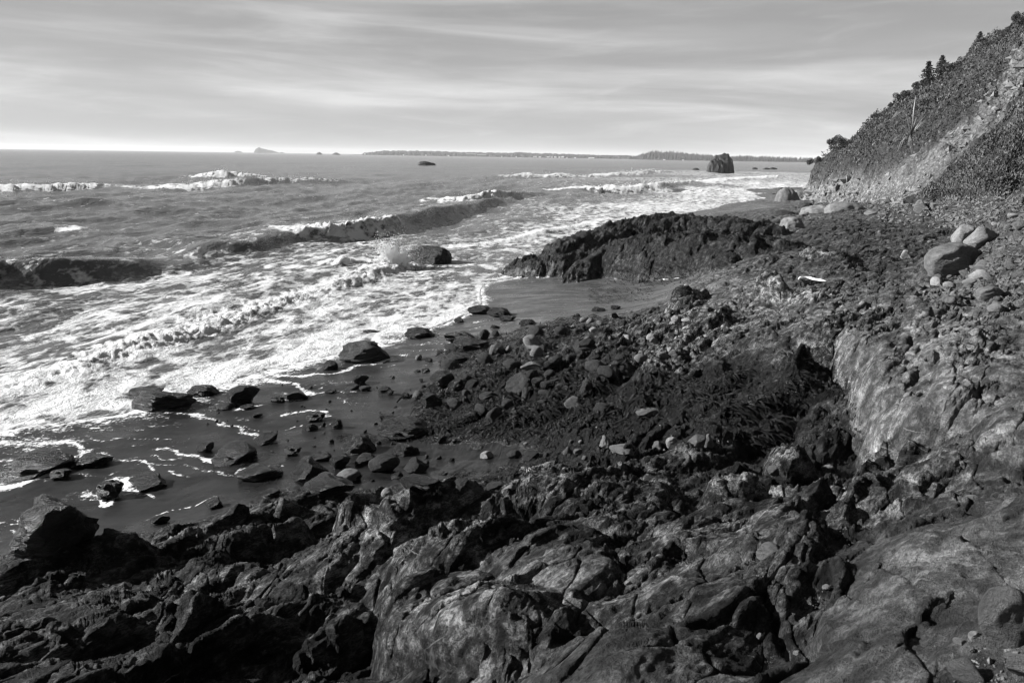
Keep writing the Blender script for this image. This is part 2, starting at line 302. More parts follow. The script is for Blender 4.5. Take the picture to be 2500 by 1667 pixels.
def ground(x, y, fine=True):
    x = np.asarray(x, np.float32); y = np.asarray(y, np.float32)
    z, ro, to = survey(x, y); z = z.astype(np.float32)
    hh, ht = hill(x, y)
    far = sstep(40, 60, y)
    # directions of the strata: along the strike and across it
    A = x*.62 + y*.785; B = x*.785 - y*.62
    wp = fbm2(x/2.6, y/2.6, 2, 3)*.55; wq = fbm2(x/2.1+9, y/2.1, 2, 6)*.45
    xw = x + .55*(wp) + .12*perlin2(x*2.1, y*2.1, 8); yw = y + .55*(wq) + .12*perlin2(x*2.3+4, y*2.3, 9)
    gid = np.full(x.shape, -1, np.int16)
    for gi, pts, wd, pw in RID:
        lo = pts[:, :2].min(0) - wd*2.6; hi = pts[:, :2].max(0) + wd*2.6
        m = (x > lo[0]) & (x < hi[0]) & (y > lo[1]) & (y < hi[1])
        if not m.any(): continue
        d, zz = seg_dist(xw[m]*.6+x[m]*.4, yw[m]*.6+y[m]*.4, pts)
        hz = zz - (d/wd)**pw*.8
        zo = z[m]; up = hz > zo
        w = sstep(-.10, .25, hz-zo)
        z[m] = np.maximum(zo, hz)
        ro[m] = ro[m]*(1-w) + OUT[gi][1]*w; to[m] = to[m]*(1-w) + OUT[gi][2]*w
        g = gid[m]; g[up] = gi; gid[m] = g
    sp, sz = seg_dist(x, y, SPUR)
    hs = sz - .62*sp
    zh = z + hh
    spur = hs > zh
    z = np.where(spur, hs, zh)
    gid = np.where(ht > .4, 100, gid); gid = np.where(spur & (x > 22), 101, gid)
    if fine:
        onhill = sstep(0, 3, ht)
        r = ro*(1-.85*onhill)
        l1, t1, e1 = facets((A+wp)/1.7, (B+wq)/.85, 1)
        l2, t2, e2 = facets((A+wp*.6)/.62 + 3, (B+wq*.6)/.30, 2)
        bq = (B + .55*wp + .2*perlin2(x*1.3, y*1.3, 15))/1.25; q = np.floor(bq); f = bq - q
        rq = _P[4][(q.astype(int)) & 255]/255.0
        led = sstep(0, .72, f)*(1-sstep(.88, 1, f))*(.25+.75*rq)
        patch = sstep(-.25, .35, perlin2(A/1.9, B/1.2, 17))      # broken ground here, smoother slabs there
        dz = .10*ridge2(A/3.6, B/2.0, 2, 20) + .12*(led-.3) + .24*l1 + .34*t1
        dz = dz + (.35+.65*patch)*(.13*l2 + .22*t2)
        z = z + r*dz*(1+.25*far) - np.clip(r*2.2, 0, 1)*(.06*(1-sstep(.0, .07, e1))*(1-.4*patch) + .028*(1-sstep(0, .09, e2)))
        z = z + onhill*(.55*ridge2(x/7.0+y*.02, y/4.0, 3, 37)-.25)*sstep(2, 8, ht)
        # boulder-strewn and scree surfaces
        z = z + onhill*(.16*fbm2(x*1.1, y*1.1, 3, 31) + .10*ridge2(x*.7, y*.7, 3, 33))
        # sand: long ripples and hollows
        sand = sstep(.22, .0, ro)*(1-onhill)
        z = z + sand*(.018*fbm2(x/1.6, y/1.1, 2, 35) + .004*perlin2(A*2.5, B*9, 36))
    return z, ro, to, gid, ht
def to_px(P):
    """where a world point was seen in the photograph (for surveying patches of scree and scrub)"""
    x, y, z = P[..., 0], P[..., 1], P[..., 2]-H
    f = y*_cp - z*_sp; u = y*_sp + z*_cp; a = x*_cr + u*_sr; b = -x*_sr + u*_cr
    return 1250.0 + F*a/np.maximum(f, .1), 833.5 - F*b/np.maximum(f, .1)
def in_poly(px, py, poly):
    c = np.zeros(px.shape, bool); q = np.array(poly, float); j = len(q)-1
    for i in range(len(q)):
        m = ((q[i, 1] > py) != (q[j, 1] > py)) & (px < (q[j, 0]-q[i, 0])*(py-q[i, 1])/(q[j, 1]-q[i, 1]+1e-9)+q[i, 0]); c ^= m; j = i
    return c
SCREE = [(1940,505),(1985,455),(2070,425),(2130,445),(2180,425),(2240,380),(2300,318),(2370,290),(2400,235),(2440,190),(2480,120),(2560,60),(2560,190),(2500,238),(2430,308),(2330,398),(2232,480),(2200,540),(1930,540)]
def bare(P):
    """1 on the bare scree and rock of the hill face, 0 in the scrub, with ragged edges"""
    x, y, z = P[..., 0], P[..., 1], P[..., 2]; u, v = to_px(P)
    n1 = fbm2(y/4.0, z/3.0, 4, 47); n2 = fbm2(y/3.1+7, z/2.6, 4, 51)
    b = in_poly(u + 26*n1, v + 22*n2, SCREE).astype(np.float32)
    return np.clip(b*(.75+.9*sstep(.55, .1, n2)) + .0 + sstep(.45, .75, n1)*.6, 0, 1)
def hit(px, py):
    """points on the ground seen at photograph pixels"""
    r = ray(px, py); r = r/r[..., 1:2]
    ds = np.exp(np.linspace(math.log(1.6), math.log(170), 420)).astype(np.float32)
    X = r[..., 0:1]*ds; Y = ds + 0*X; Z = H + r[..., 2:3]*ds
    G = ground(X, Y, len(px) < 400)[0]; G = np.maximum(G, -.05)
    below = Z < G; i = np.argmax(below, -1); i = np.where(below.any(-1), np.maximum(i, 1), len(ds)-1)
    k = np.arange(len(i)); a = (Z-G)[k, i-1]; b = (G-Z)[k, i]; t = np.clip(a/(a+b+1e-9), 0, 1)
    d = ds[i-1] + t*(ds[i]-ds[i-1])
    x = r[:, 0]*d; y = d
    return np.stack([x, y, ground(x, y)[0]], -1)
# ------------------------------------------------------------------ materials
def mat(name):
    m = bpy.data.materials.new(name); m.use_nodes = True; nt = m.node_tree
    return m, nt, nt.nodes['Principled BSDF']
class NB:
    """a small node builder"""
    def __init__(s, nt): s.nt, s.N, s.L = nt, nt.nodes, nt.links
    def math(s, op, a, b=None, c=None, clamp=False):
        m = s.N.new('ShaderNodeMath'); m.operation = op; m.use_clamp = clamp
        for i, v in enumerate((a, b, c)):
            if v is None: continue
            if isinstance(v, (int, float)): m.inputs[i].default_value = v
            else: s.L.new(v, m.inputs[i])
        return m.outputs[0]
    def attr(s, n):
        a = s.N.new('ShaderNodeAttribute'); a.attribute_name = n; return a.outputs['Fac']
    def coord(s, kind='Object'): return s.N.new('ShaderNodeTexCoord').outputs[kind]
    def map(s, v, sc=(1,1,1), rot=(0,0,0), loc=(0,0,0)):
        m = s.N.new('ShaderNodeMapping'); s.L.new(v, m.inputs[0]); m.inputs['Scale'].default_value = sc; m.inputs['Rotation'].default_value = rot; m.inputs['Location'].default_value = loc
        return m.outputs[0]
    def noise(s, v, scale, det=4, rough=.55, dist=0):
        n = s.N.new('ShaderNodeTexNoise'); n.inputs['Scale'].default_value = scale; n.inputs['Detail'].default_value = det; n.inputs['Roughness'].default_value = rough; n.inputs['Distortion'].default_value = dist
        s.L.new(v, n.inputs['Vector']); return n.outputs['Fac']
    def vor(s, v, scale, feature='F1', rand=1.0, out='Distance'):
        n = s.N.new('ShaderNodeTexVoronoi'); n.feature = feature; n.inputs['Scale'].default_value = scale; n.inputs['Randomness'].default_value = rand
        s.L.new(v, n.inputs['Vector']); return n.outputs[out]
    def ramp(s, v, lo, hi, a=0., b=1.):
        m = s.N.new('ShaderNodeMapRange'); m.interpolation_type = 'SMOOTHSTEP'; s.L.new(v, m.inputs[0])
        for i, q in ((1, lo), (2, hi), (3, a), (4, b)):
            if isinstance(q, (int, float)): m.inputs[i].default_value = q
            else: s.L.new(q, m.inputs[i])
        return m.outputs[0]
    def mix(s, f, a, b):
        m = s.N.new('ShaderNodeMix'); m.data_type = 'FLOAT'
        for i, q in ((0, f), (2, a), (3, b)):
            if isinstance(q, (int, float)): m.inputs[i].default_value = q
            else: s.L.new(q, m.inputs[i])
        return m.outputs[0]
    def bump(s, h, strength, dist, nrm=None):
        b = s.N.new('ShaderNodeBump'); b.inputs['Strength'].default_value = strength; b.inputs['Distance'].default_value = dist
        s.L.new(h, b.inputs['Height'])
        if nrm is not None: s.L.new(nrm, b.inputs['Normal'])
        return b.outputs[0]

def shore_material():
    m, nt, p = mat('shore_rock_and_sand'); b = NB(nt); L = nt.links
    co = b.coord('Object'); tone = b.attr('tone'); rock = b.attr('rock'); foam = b.attr('foam'); veg = b.attr('veg')
    st = b.map(co, (1.0, 1.0, 1.6), (0, 0, -.90))          # x now runs along the strike
    st2 = b.map(st, (.45, 1.6, 1.3))
    n1 = b.noise(co, 1.3, 6, .6, .6); n2 = b.noise(st2, 4.0, 7, .68, .5); n3 = b.noise(co, 24, 4, .65); n4 = b.noise(st2, 30, 4, .7, .8)
    n5 = b.noise(b.map(st, (.8, 2.2, 1.6)), 62, 3, .75)
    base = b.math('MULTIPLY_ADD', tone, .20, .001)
    n6a = b.noise(co, 6, 8, .72)
    var = b.math('ADD', b.math('MULTIPLY', b.ramp(n2, .38, .62), .8), b.math('MULTIPLY', b.ramp(n1, .42, .60), .55))
    var = b.math('MULTIPLY', var, b.ramp(n4, .36, .58, .45, 1.3)); var = b.math('MULTIPLY', var, b.ramp(n6a, .38, .60, .30, 1.5))
    var = b.mix(b.ramp(rock, .42, .70, .65, 0.), b.math('ADD', .12, var), b.math('MULTIPLY', b.ramp(n6a, .3, .7, .55, 1.15), b.ramp(n1, .35, .65, .7, 1.1)))
    var = b.math('MULTIPLY', b.math('POWER', var, 1.6), 1.15)
    alb = b.math('MULTIPLY', base, var)
    # quartz veins and pale lichen crusts
    vd = b.vor(b.map(st, (1.0, .55, .8)), 2.2, 'DISTANCE_TO_EDGE')
    wob = b.noise(co, 5, 3, .6)
    vein = b.math('MULTIPLY', b.ramp(b.math('ADD', vd, b.math('MULTIPLY_ADD', wob, .05, -.025)), .0, .012, 1, 0), b.ramp(b.noise(co, .9, 3), .56, .68))
    lich = b.math('MULTIPLY', b.ramp(b.noise(co, 9, 5, .7), .62, .70), b.ramp(tone, .3, .8, 0., .8))
    alb = b.mix(b.math('MULTIPLY', vein, .55), alb, .30)
    alb = b.mix(b.math('MULTIPLY', lich, .5), alb, .24)
    # bare hillside scree and dry grass
    hillc = b.mix(b.ramp(b.noise(co, .8, 6, .7), .4, .62), .09, .22)
    sc = b.vor(co, 3.2, 'F1'); hillc = b.math('MULTIPLY', hillc, b.ramp(sc, .05, .5, 1.15, .55))
    vegc = b.mix(b.ramp(b.noise(co, 2.5, 7, .72), .35, .68), .018, .05)
    slope = b.mix(veg, hillc, vegc)
    onh = b.attr('hill'); alb = b.mix(onh, alb, slope)
    # sand
    sn = b.noise(b.map(co, (.35, 2.0, 1), (0, 0, .12)), 1.7, 6, .62, .5); grain = b.noise(co, 160, 2, .7)
    sand = b.math('MULTIPLY', b.math('MULTIPLY', b.math('MULTIPLY_ADD', b.ramp(sn, .36, .64), .8, .6), b.math('MULTIPLY_ADD', tone, .125, .006)), b.math('MULTIPLY_ADD', grain, .5, .75))
    rk = b.ramp(b.math('ADD', rock, b.math('MULTIPLY_ADD', b.noise(co, 3.2, 5, .65), .30, -.15)), .16, .24)
    rk = b.math('MAXIMUM', rk, onh)
    alb = b.mix(rk, sand, alb)
    # foam left by the swash
    lace = b.vor(b.map(co, (1, 1, 1)), 7.0, 'SMOOTH_F1'); ln = b.noise(co, 16, 5, .7, .4)
    ln2 = b.noise(b.map(co, (1, 1, 1), (0, 0, .5)), 3.2, 4, .6, .8)
    fm = b.ramp(b.math('ADD', foam, b.math('ADD', b.math('MULTIPLY_ADD', ln, 2.0, -1.05), b.math('ADD', b.math('MULTIPLY_ADD', ln2, 1.2, -.62), b.math('MULTIPLY_ADD', lace, -.5, .2)))), .40, .68)
    fm = b.math('MULTIPLY', fm, b.ramp(foam, .05, .3))
    fm = b.math('MULTIPLY', fm, b.math('SUBTRACT', 1.0, b.math('MULTIPLY', rk, .85)))
    alb = b.mix(fm, alb, .58)
    L.new(alb, p.inputs['Base Color'])
    wet = b.attr('wet')
    rr = b.mix(rk, b.mix(b.ramp(b.noise(co, .7, 4, .6), .40, .62), .24, .50), b.mix(wet, .8, b.ramp(n3, .35, .65, .18, .55)))
    rr = b.mix(fm, rr, .7); L.new(rr, p.inputs['Roughness'])
    L.new(b.mix(rk, b.ramp(wet, 0, 1, .2, .32), b.mix(wet, .14, .20)), p.inputs['Specular IOR Level'])
    n6 = b.noise(co, 7, 9, .70); h = b.math('ADD', b.math('MULTIPLY_ADD', n6, 1.5, b.math('MULTIPLY', n2, .6)), b.math('ADD', b.math('MULTIPLY', n4, .3), b.math('MULTIPLY_ADD', n3, .3, b.math('MULTIPLY', n5, .25))))
    hh_ = b.math('ADD', b.math('MULTIPLY', b.noise(co, 1.6, 6, .68), 4.0), b.math('MULTIPLY', sc, -2.0)); h = b.mix(onh, h, hh_)
    h = b.mix(rk, b.math('MULTIPLY_ADD', sn, .06, b.math('MULTIPLY', grain, .012)), h); h = b.math('ADD', h, b.math('MULTIPLY', fm, .15))
    L.new(b.bump(h, 1.0, .12), p.inputs['Normal'])
    return m
def stone_material(name, lo, hi, rough, spec=.3, wetspots=0.):
    m, nt, p = mat(name); b = NB(nt); L = nt.links
    co = b.coord('Object'); oi = nt.nodes.new('ShaderNodeObjectInfo')
    ad = nt.nodes.new('ShaderNodeVectorMath'); ad.operation = 'ADD'; L.new(co, ad.inputs[0])
    sc = b.math('MULTIPLY', oi.outputs['Random'], 37.0); cb = nt.nodes.new('ShaderNodeCombineXYZ'); L.new(sc, cb.inputs[0]); L.new(sc, cb.inputs[1]); L.new(cb.outputs[0], ad.inputs[1])
    v = ad.outputs[0]
    n1 = b.noise(v, 2.2, 6, .65, .6); n2 = b.noise(b.map(v, (.6, 1.8, 2.2), (.4, .2, .6)), 5, 6, .7, .6); n3 = b.noise(v, 28, 3, .7)
    f = b.math('ADD', b.math('MULTIPLY', b.ramp(n1, .3, .72), .5), b.math('MULTIPLY', b.ramp(n2, .32, .7), .5))
    a = b.mix(f, lo, hi); a = b.math('MULTIPLY', a, b.math('MULTIPLY_ADD', n3, .7, .65))
    a = b.math('MULTIPLY', a, b.math('MULTIPLY_ADD', oi.outputs['Random'], .6, .7))
    vd = b.vor(b.map(v, (1, .6, .8)), 1.6, 'DISTANCE_TO_EDGE')
    vein = b.math('MULTIPLY', b.ramp(vd, 0, .014, 1, 0), b.ramp(b.noise(v, .8, 2), .58, .66)); a = b.mix(b.math('MULTIPLY', vein, .5), a, .25)
    L.new(a, p.inputs['Base Color'])
    L.new(b.ramp(n2, .3, .7, rough-.12, rough+.12), p.inputs['Roughness']); p.inputs['Specular IOR Level'].default_value = spec
    L.new(b.bump(b.math('ADD', n2, b.math('MULTIPLY', n3, .4)), 1.0, .10), p.inputs['Normal'])
    return m
def plain(name, col, rough=.7, spec=.3, nz=None, amt=.5):
    m, nt, p = mat(name); b = NB(nt); co = b.coord('Object')
    n = b.noise(co, nz or 3, 5, .65); a = b.math('MULTIPLY', b.math('MULTIPLY_ADD', b.ramp(n, .3, .7), 2*amt, 1-amt), col)
    nt.links.new(a, p.inputs['Base Color']); p.inputs['Roughness'].default_value = rough; p.inputs['Specular IOR Level'].default_value = spec
    return m
M_SHORE = shore_material()
M_WET = stone_material('wet_black_stone', .004, .014, .38, .22)
M_DARK = stone_material('dark_stone', .010, .045, .6, .2)
M_GREY = stone_material('grey_stone', .08, .21, .8, .2)
M_PALE = stone_material('pale_stone', .18, .36, .8, .25)
M_KELP = plain('kelp', .010, .2, .7, 8)
M_GRASS = plain('dry_grass', .085, .8, .2, .6, .6)
M_LEAF = plain('shrub_leaves', .042, .65, .3, .5, .6)
M_CONIFER = plain('conifer_needles', .022, .8, .2, 1.5)
M_BARK = plain('bark', .04, .9, .2, 6)
M_STRAW = plain('pampas_straw', .22, .8, .2, 5, .3)
M_DRIFT = plain('bleached_driftwood', .75, .7, .3, 12, .15)
M_FOREST = plain('far_forest', .035, .9, .1, .02, .5)
M_WALLS = plain('white_walls', .75, .7, .3, .2, .1)
M_ROOF = plain('grey_roof', .18, .8, .2, .2, .2)

# ------------------------------------------------------------------ shore surface: one fan of cells, finer where the surface faces the land's near edge
def polyline_field(x, y, pts, wd):
    d, _ = seg_dist(x, y, np.array([[p[0], p[1], 0] for p in pts])); return np.exp(-(d/wd)**2)
FOAM_LINES = [  # swash lines on the sand: pixel paths, half width (m), strength
 ([(400,1000),(470,1010),(540,1035),(575,1045),(600,1065),(650,1085),(690,1090)], .10, .8), ([(575,1045),(640,1058),(700,1062),(780,1052),(830,1050)], .05, .6),
 ([(185,1065),(300,1068),(420,1070),(480,1078)], .05, .6), ([(200,1095),(300,1092),(400,1095)], .03, .5),
 ([(385,1098),(440,1115),(465,1125),(500,1130),(560,1138),(600,1140)], .09, .9), ([(465,1125),(400,1130),(330,1122),(290,1118)], .04, .7),
 ([(150,1070),(190,1090),(212,1105),(205,1118)], .10, .9), ([(80,1110),(150,1112),(200,1115),(250,1110),(280,1115)], .08, .8),
 ([(280,1120),(330,1130),(360,1150),(370,1162)], .06, .9), ([(370,1145),(430,1142),(500,1160),(560,1180),(600,1185)], .06, .7),
 ([(0,1185),(60,1178),(110,1160),(140,1150)], .13, 1.), ([(0,1120),(40,1130),(60,1140)], .1, .8),
 ([(170,1160),(230,1158),(270,1168),(300,1160)], .05, .6), ([(285,1178),(305,1195),(310,1205)], .16, 1.), ([(225,1235),(260,1240),(290,1225),(340,1205),(370,1195)], .09, .9),
 ([(210,1215),(240,1230)], .08, .9), ([(330,1215),(360,1228),(375,1235)], .04, .7), ([(345,1296),(420,1275),(480,1262),(530,1248)], .03, .8),
 ([(30,1310),(55,1335),(70,1360),(110,1362)], .05, .8), ([(0,1297),(45,1290)], .04, .7), ([(410,1165),(440,1172),(470,1185)], .04, .7),
 ([(610,910),(680,925),(750,955),(770,962)], .12, .9), ([(620,905),(700,912),(800,912),(850,903)], .16, .9), ([(840,900),(900,890),(940,880),(985,870)], .12, 1.),
 ([(560,1000),(620,992),(680,985),(740,975)], .10, 1.), ([(730,962),(800,960),(840,962),(880,958)], .06, .8), ([(790,968),(830,985),(860,1000)], .04, .6),
 ([(900,895),(1000,893),(1060,890)], .04, .5), ([(1000,855),(1080,858),(1140,868),(1180,865)], .06, .6), ([(1010,840),(1090,845),(1150,835)], .08, .7), ([(1070,815),(1150,812),(1190,805),(1280,800)], .07, .8),
 ([(1160,790),(1230,785),(1260,790)], .08, .8), ([(1060,1010),(1110,1015)], .05, .4), ([(700,1020),(760,1010),(800,1030)], .09, .8), ([(960,1065),(1000,1075)], .04, .6),
 ([(1200,700),(1300,690),(1440,688)], .09, .6), ([(1200,715),(1330,718)], .06, .4), ([(1190,730),(1300,738)], .05, .35), ([(1180,662),(1260,670),(1330,678),(1390,668)], .16, 1.), ([(580,1180),(640,1170),(690,1180)], .05, .7),
 ([(620,1085),(670,1090),(680,1100)], .06, .8), ([(0,1075),(80,1070),(150,1075)], .3, .75), ([(60,1095),(120,1085),(180,1080)], .25, .6)]
FL = [(at(np.array([q[0] for q in p]), np.array([q[1] for q in p]), .12), w, s) for p, w, s in FOAM_LINES]
VEGP = [(2240,475,'d',50),(2500,240,'d',47)]
def build_shore():
    NC, NR = 1000, 920
    az = np.radians(np.concatenate([np.linspace(-75, -41, 40)[:-1], np.linspace(-41, 41, NC-78), np.linspace(41, 80, 40)[1:]]))
    # radial spacing per direction, from a coarse profile
    NK, NS = 530, 1300
    azk = az[np.linspace(0, NC-1, NK).astype(int)]; ds = np.exp(np.linspace(math.log(.7), math.log(175), NS))
    X = np.sin(azk)[:, None]*ds; Y = np.cos(azk)[:, None]*ds
    Z = ground(X, Y)[0]; Z = np.maximum(Z, -.4)
    phi = np.arctan2(Z-H, ds[None, :]); dphi = np.abs(np.diff(phi, axis=1)); dl = np.sqrt(np.diff(ds)**2 + np.diff(Z, axis=1)**2)/ds[1:]
    w = dphi + .22*dl; w[Z[:, 1:] < -.3] *= .12
    k = np.ones(9)/9; w = np.apply_along_axis(lambda q: np.convolve(q, k, 'same'), 0, w)
    wp_ = np.pad(w, ((2, 2), (0, 0)), 'edge'); w = (wp_[:-4]+2*wp_[1:-3]+3*wp_[2:-2]+2*wp_[3:-1]+wp_[4:])/9
    S = np.concatenate([np.zeros((NK, 1)), np.cumsum(w, 1)], 1); S /= S[:, -1:]
    tt = np.linspace(0, 1, NR); R = np.stack([np.interp(tt, S[i], ds) for i in range(NK)])      # NK x NR
    fi = np.interp(az, azk, np.arange(NK)); i0 = np.clip(fi.astype(int), 0, NK-2); fr = (fi-i0)[:, None]
    D = R[i0]*(1-fr) + R[i0+1]*fr
    X = (np.sin(az)[:, None]*D).astype(np.float32); Y = (np.cos(az)[:, None]*D).astype(np.float32)
    z, ro, to, gid, ht = ground(X.ravel(), Y.ravel())
    X = X.ravel(); Y = Y.ravel(); V = np.stack([X, Y, z], 1)
    idx = np.arange(NC*NR).reshape(NC, NR)
    Q = np.stack([idx[:-1, :-1], idx[1:, :-1], idx[1:, 1:], idx[:-1, 1:]], -1).reshape(-1, 4)
    zq = z[Q].max(1); Q = Q[zq > -.35]
    # rough the rock along its normals so that steep faces get relief too
    hl = sstep(0, 3, ht)
    A = X*.62 + Y*.785; B = X*.785 - Y*.62
    q = ro*(1-.3*hl); dist = np.sqrt(X*X+Y*Y)
    def normals():
        nrm = np.zeros_like(V); fn = np.cross(V[Q[:, 2]]-V[Q[:, 0]], V[Q[:, 3]]-V[Q[:, 1]])
        for c in range(4): np.add.at(nrm, Q[:, c], fn)
        return nrm/(np.linalg.norm(nrm, axis=1)[:, None] + 1e-9)
    nrm = normals(); flat = np.clip(nrm[:, 2], 0, 1)**2
    warp = fbm3(X*.8, Y*.8, z*.8, 2, 14)*.35
    l3, t3, e3 = facets((A+warp-.7*z)/.24 + 3, (B+warp+.9*z)/.12, 3)
    l4, t4, e4 = facets((A+warp-.8*z)/.085 + 5, (B+warp+.8*z)/.05, 4)
    patch = sstep(-.35, .35, perlin2(A/.9+5, B/.6, 27)); near = sstep(26, 12, dist)
    d1 = (.2+.8*flat)*(.3+.7*patch)*(.070*l3 + .13*t3) + near*(.15+.85*flat)*(.3+.7*patch)*(.022*l4+.042*t4) - .020*(1-sstep(0, .12, e3))*patch
    d2 = (.4+.6*flat)*.022*(1-2*np.abs(perlin3(A*1.6, B*4.5+warp*3, z*4.0, 7))) + .016*(1-2*np.abs(perlin3(A*3.5, B*12+warp*6, z*10, 9))) + .010*(1-2*np.abs(perlin3(A*9, B*30+warp*9, z*24, 11)))
    cliff = sstep(.5, 2.5, ht)*sstep(38, 52, Y)
    lh, th, eh = facets(Y/2.3 + .35*warp + .3*X, z/1.7 + .4*fbm2(Y/2, z/2, 2, 5), 8); li, ti, ei = facets(Y/.8 + .3*X, z/.7, 9)
    hill_d = .45*lh + .7*th - .25*(1-sstep(0, .12, eh)) + .16*li + .28*ti + .35*fbm3(X/1.6, Y/1.6, z/1.6, 3, 6)
    V = V + nrm*(hill_d*cliff*.8)[:, None]
    V = V + nrm*((d1+d2)*q*np.clip(.5+dist/18, .6, 1.4))[:, None]
    am = (q*np.clip(.6+dist/20, .6, 1.6)).astype(np.float32)
    for k, (lam, amp) in enumerate([(.60, .03), (.23, .018), (.09, .010)]):
        px_, py_, pz_ = V[:, 0]/lam, V[:, 1]/lam, V[:, 2]/lam*1.5
        off = np.stack([perlin3(px_, py_, pz_, 20+k), perlin3(px_+31, py_, pz_, 23+k), .6*perlin3(px_, py_+31, pz_, 26+k)], 1)
        V = V + off*(am*amp)[:, None]
    z = V[:, 2]
    foam = np.zeros(len(X), np.float32)
    for pts, wd, s in FL:
        lo = pts[:, :2].min(0)-1; hi = pts[:, :2].max(0)+1
        mk = (X > lo[0]) & (X < hi[0]) & (Y > lo[1]) & (Y < hi[1])
        xx, yy = X[mk], Y[mk]
        d, _ = seg_dist(xx+.12*perlin2(xx*2, yy*2, 3)+.05*perlin2(xx*6, yy*6, 5), yy+.25*perlin2(xx*1.5, yy*1.5, 4), pts)
        foam[mk] = np.maximum(foam[mk], s*np.exp(-(d/wd)**2))
    foam = np.maximum(foam, .8*sstep(.09, .02, z)*sstep(-.1, .02, z))*(z < .8)
    foam = np.maximum(foam, .36*sstep(.40, .12, z)*sstep(-.1, .6, fbm2(X/1.4, Y/1.1, 3, 29))*(Y < 26)*(ro < .15))
    wet = np.clip(sstep(1.4, .4, z) + sstep(.2, .08, to)*.7*(z < 2.6), 0, 1)
    # vegetation over the slope: everywhere above the scree, and all over the spur
    veg = 1 - bare(V)
    veg = np.where(gid == 101, 1.0, veg)
    SVz = z
    hillm = np.maximum(hl, (gid == 101)*1.0)
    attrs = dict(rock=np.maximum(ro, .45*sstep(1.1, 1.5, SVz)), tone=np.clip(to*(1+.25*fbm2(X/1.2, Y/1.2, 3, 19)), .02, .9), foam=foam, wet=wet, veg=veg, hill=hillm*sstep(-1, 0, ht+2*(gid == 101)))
    fg = np.sort(gid[Q], 1)[:, 2]
    return V, Q, attrs, fg
SV, SQ, SA, SF = build_shore()
OUT_LABEL = {
 'headland': ('headland_rock', 'long black whale-backed rock running out from the bench into the surf', 'sea rock'),
 'rib': ('rock_rib', 'narrow grey bedrock rib slanting down left toward the kelp', 'outcrop'),
 'graypoint': ('rock_outcrop', 'upright grey outcrop at the upper end of the small sand cove', 'outcrop'),
 'stained': ('rock_outcrop', 'white stained outcrop just below the bleached driftwood stick', 'outcrop'),
 'hump': ('rock_outcrop', 'rounded grey rock hump with pale stones lying against its upper side', 'outcrop'),
 'shelfhump': ('rock_outcrop', 'low pair of rock humps on the bench left of the round boulder', 'outcrop'),
 'palehead': ('rock_outcrop', 'low block with a pale crusted left end, leftmost of three behind the big near outcrop', 'outcrop'),
 'arch': ('rock_outcrop', 'dark arched block between two pale ended blocks behind the near outcrop', 'outcrop'),
 'whiteend': ('rock_outcrop', 'wedge shaped block with bright white left face behind the near outcrop', 'outcrop'),
 'bright': ('rock_ridge', 'lit bedrock ridge crossing below the pale slab to the right edge', 'outcrop'),
 'paleslab': ('rock_slab', 'big smooth pale grey slab on the right above the dark hollow', 'outcrop'),
 'underblock': ('rock_block', 'pale smooth block at the right edge under the big slab', 'outcrop'),
 'central': ('rock_outcrop', 'largest near outcrop at bottom centre, lit at its left end above a black cleft', 'outcrop'),
 'leftedge': ('rock_ledge', 'jagged ledge at lower left along the edge of the sand', 'outcrop'),
 'brighthump': ('rock_outcrop', 'bright striped hump rising from the dark ledges at lower left', 'outcrop'),
 'lowledge': ('rock_ledge', 'nearest dark ledges in the bottom left corner', 'outcrop'),
}
def largest_piece(mask):
    f = SQ[mask]; u, inv = np.unique(f.ravel(), return_inverse=True); f = inv.reshape(f.shape); lab = np.arange(len(u))
    for _ in range(600):
        m = lab[f].min(1); new = lab.copy()
        for c in range(4): np.minimum.at(new, f[:, c], m)
        new = new[new]
        if (new == lab).all(): break
        lab = new
    q = lab[f[:, 0]]; vals, cnt = np.unique(q, return_counts=True); keep = q == vals[cnt.argmax()]
    idx = np.where(mask)[0]; SF[idx[~keep]] = -1
for gi in range(len(OUT)):
    if (SF == gi).sum() > 20: largest_piece(SF == gi)
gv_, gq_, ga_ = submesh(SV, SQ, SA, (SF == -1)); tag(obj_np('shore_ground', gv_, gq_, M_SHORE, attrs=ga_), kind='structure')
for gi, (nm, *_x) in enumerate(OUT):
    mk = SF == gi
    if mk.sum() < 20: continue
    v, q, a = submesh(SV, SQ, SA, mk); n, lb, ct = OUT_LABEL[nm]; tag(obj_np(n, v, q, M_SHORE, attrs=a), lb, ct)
v, q, a = submesh(SV, SQ, SA, SF >= 100); tag(obj_np('hillside', v, q, M_SHORE, attrs=a), kind='structure')
print('shore quads', len(SQ))
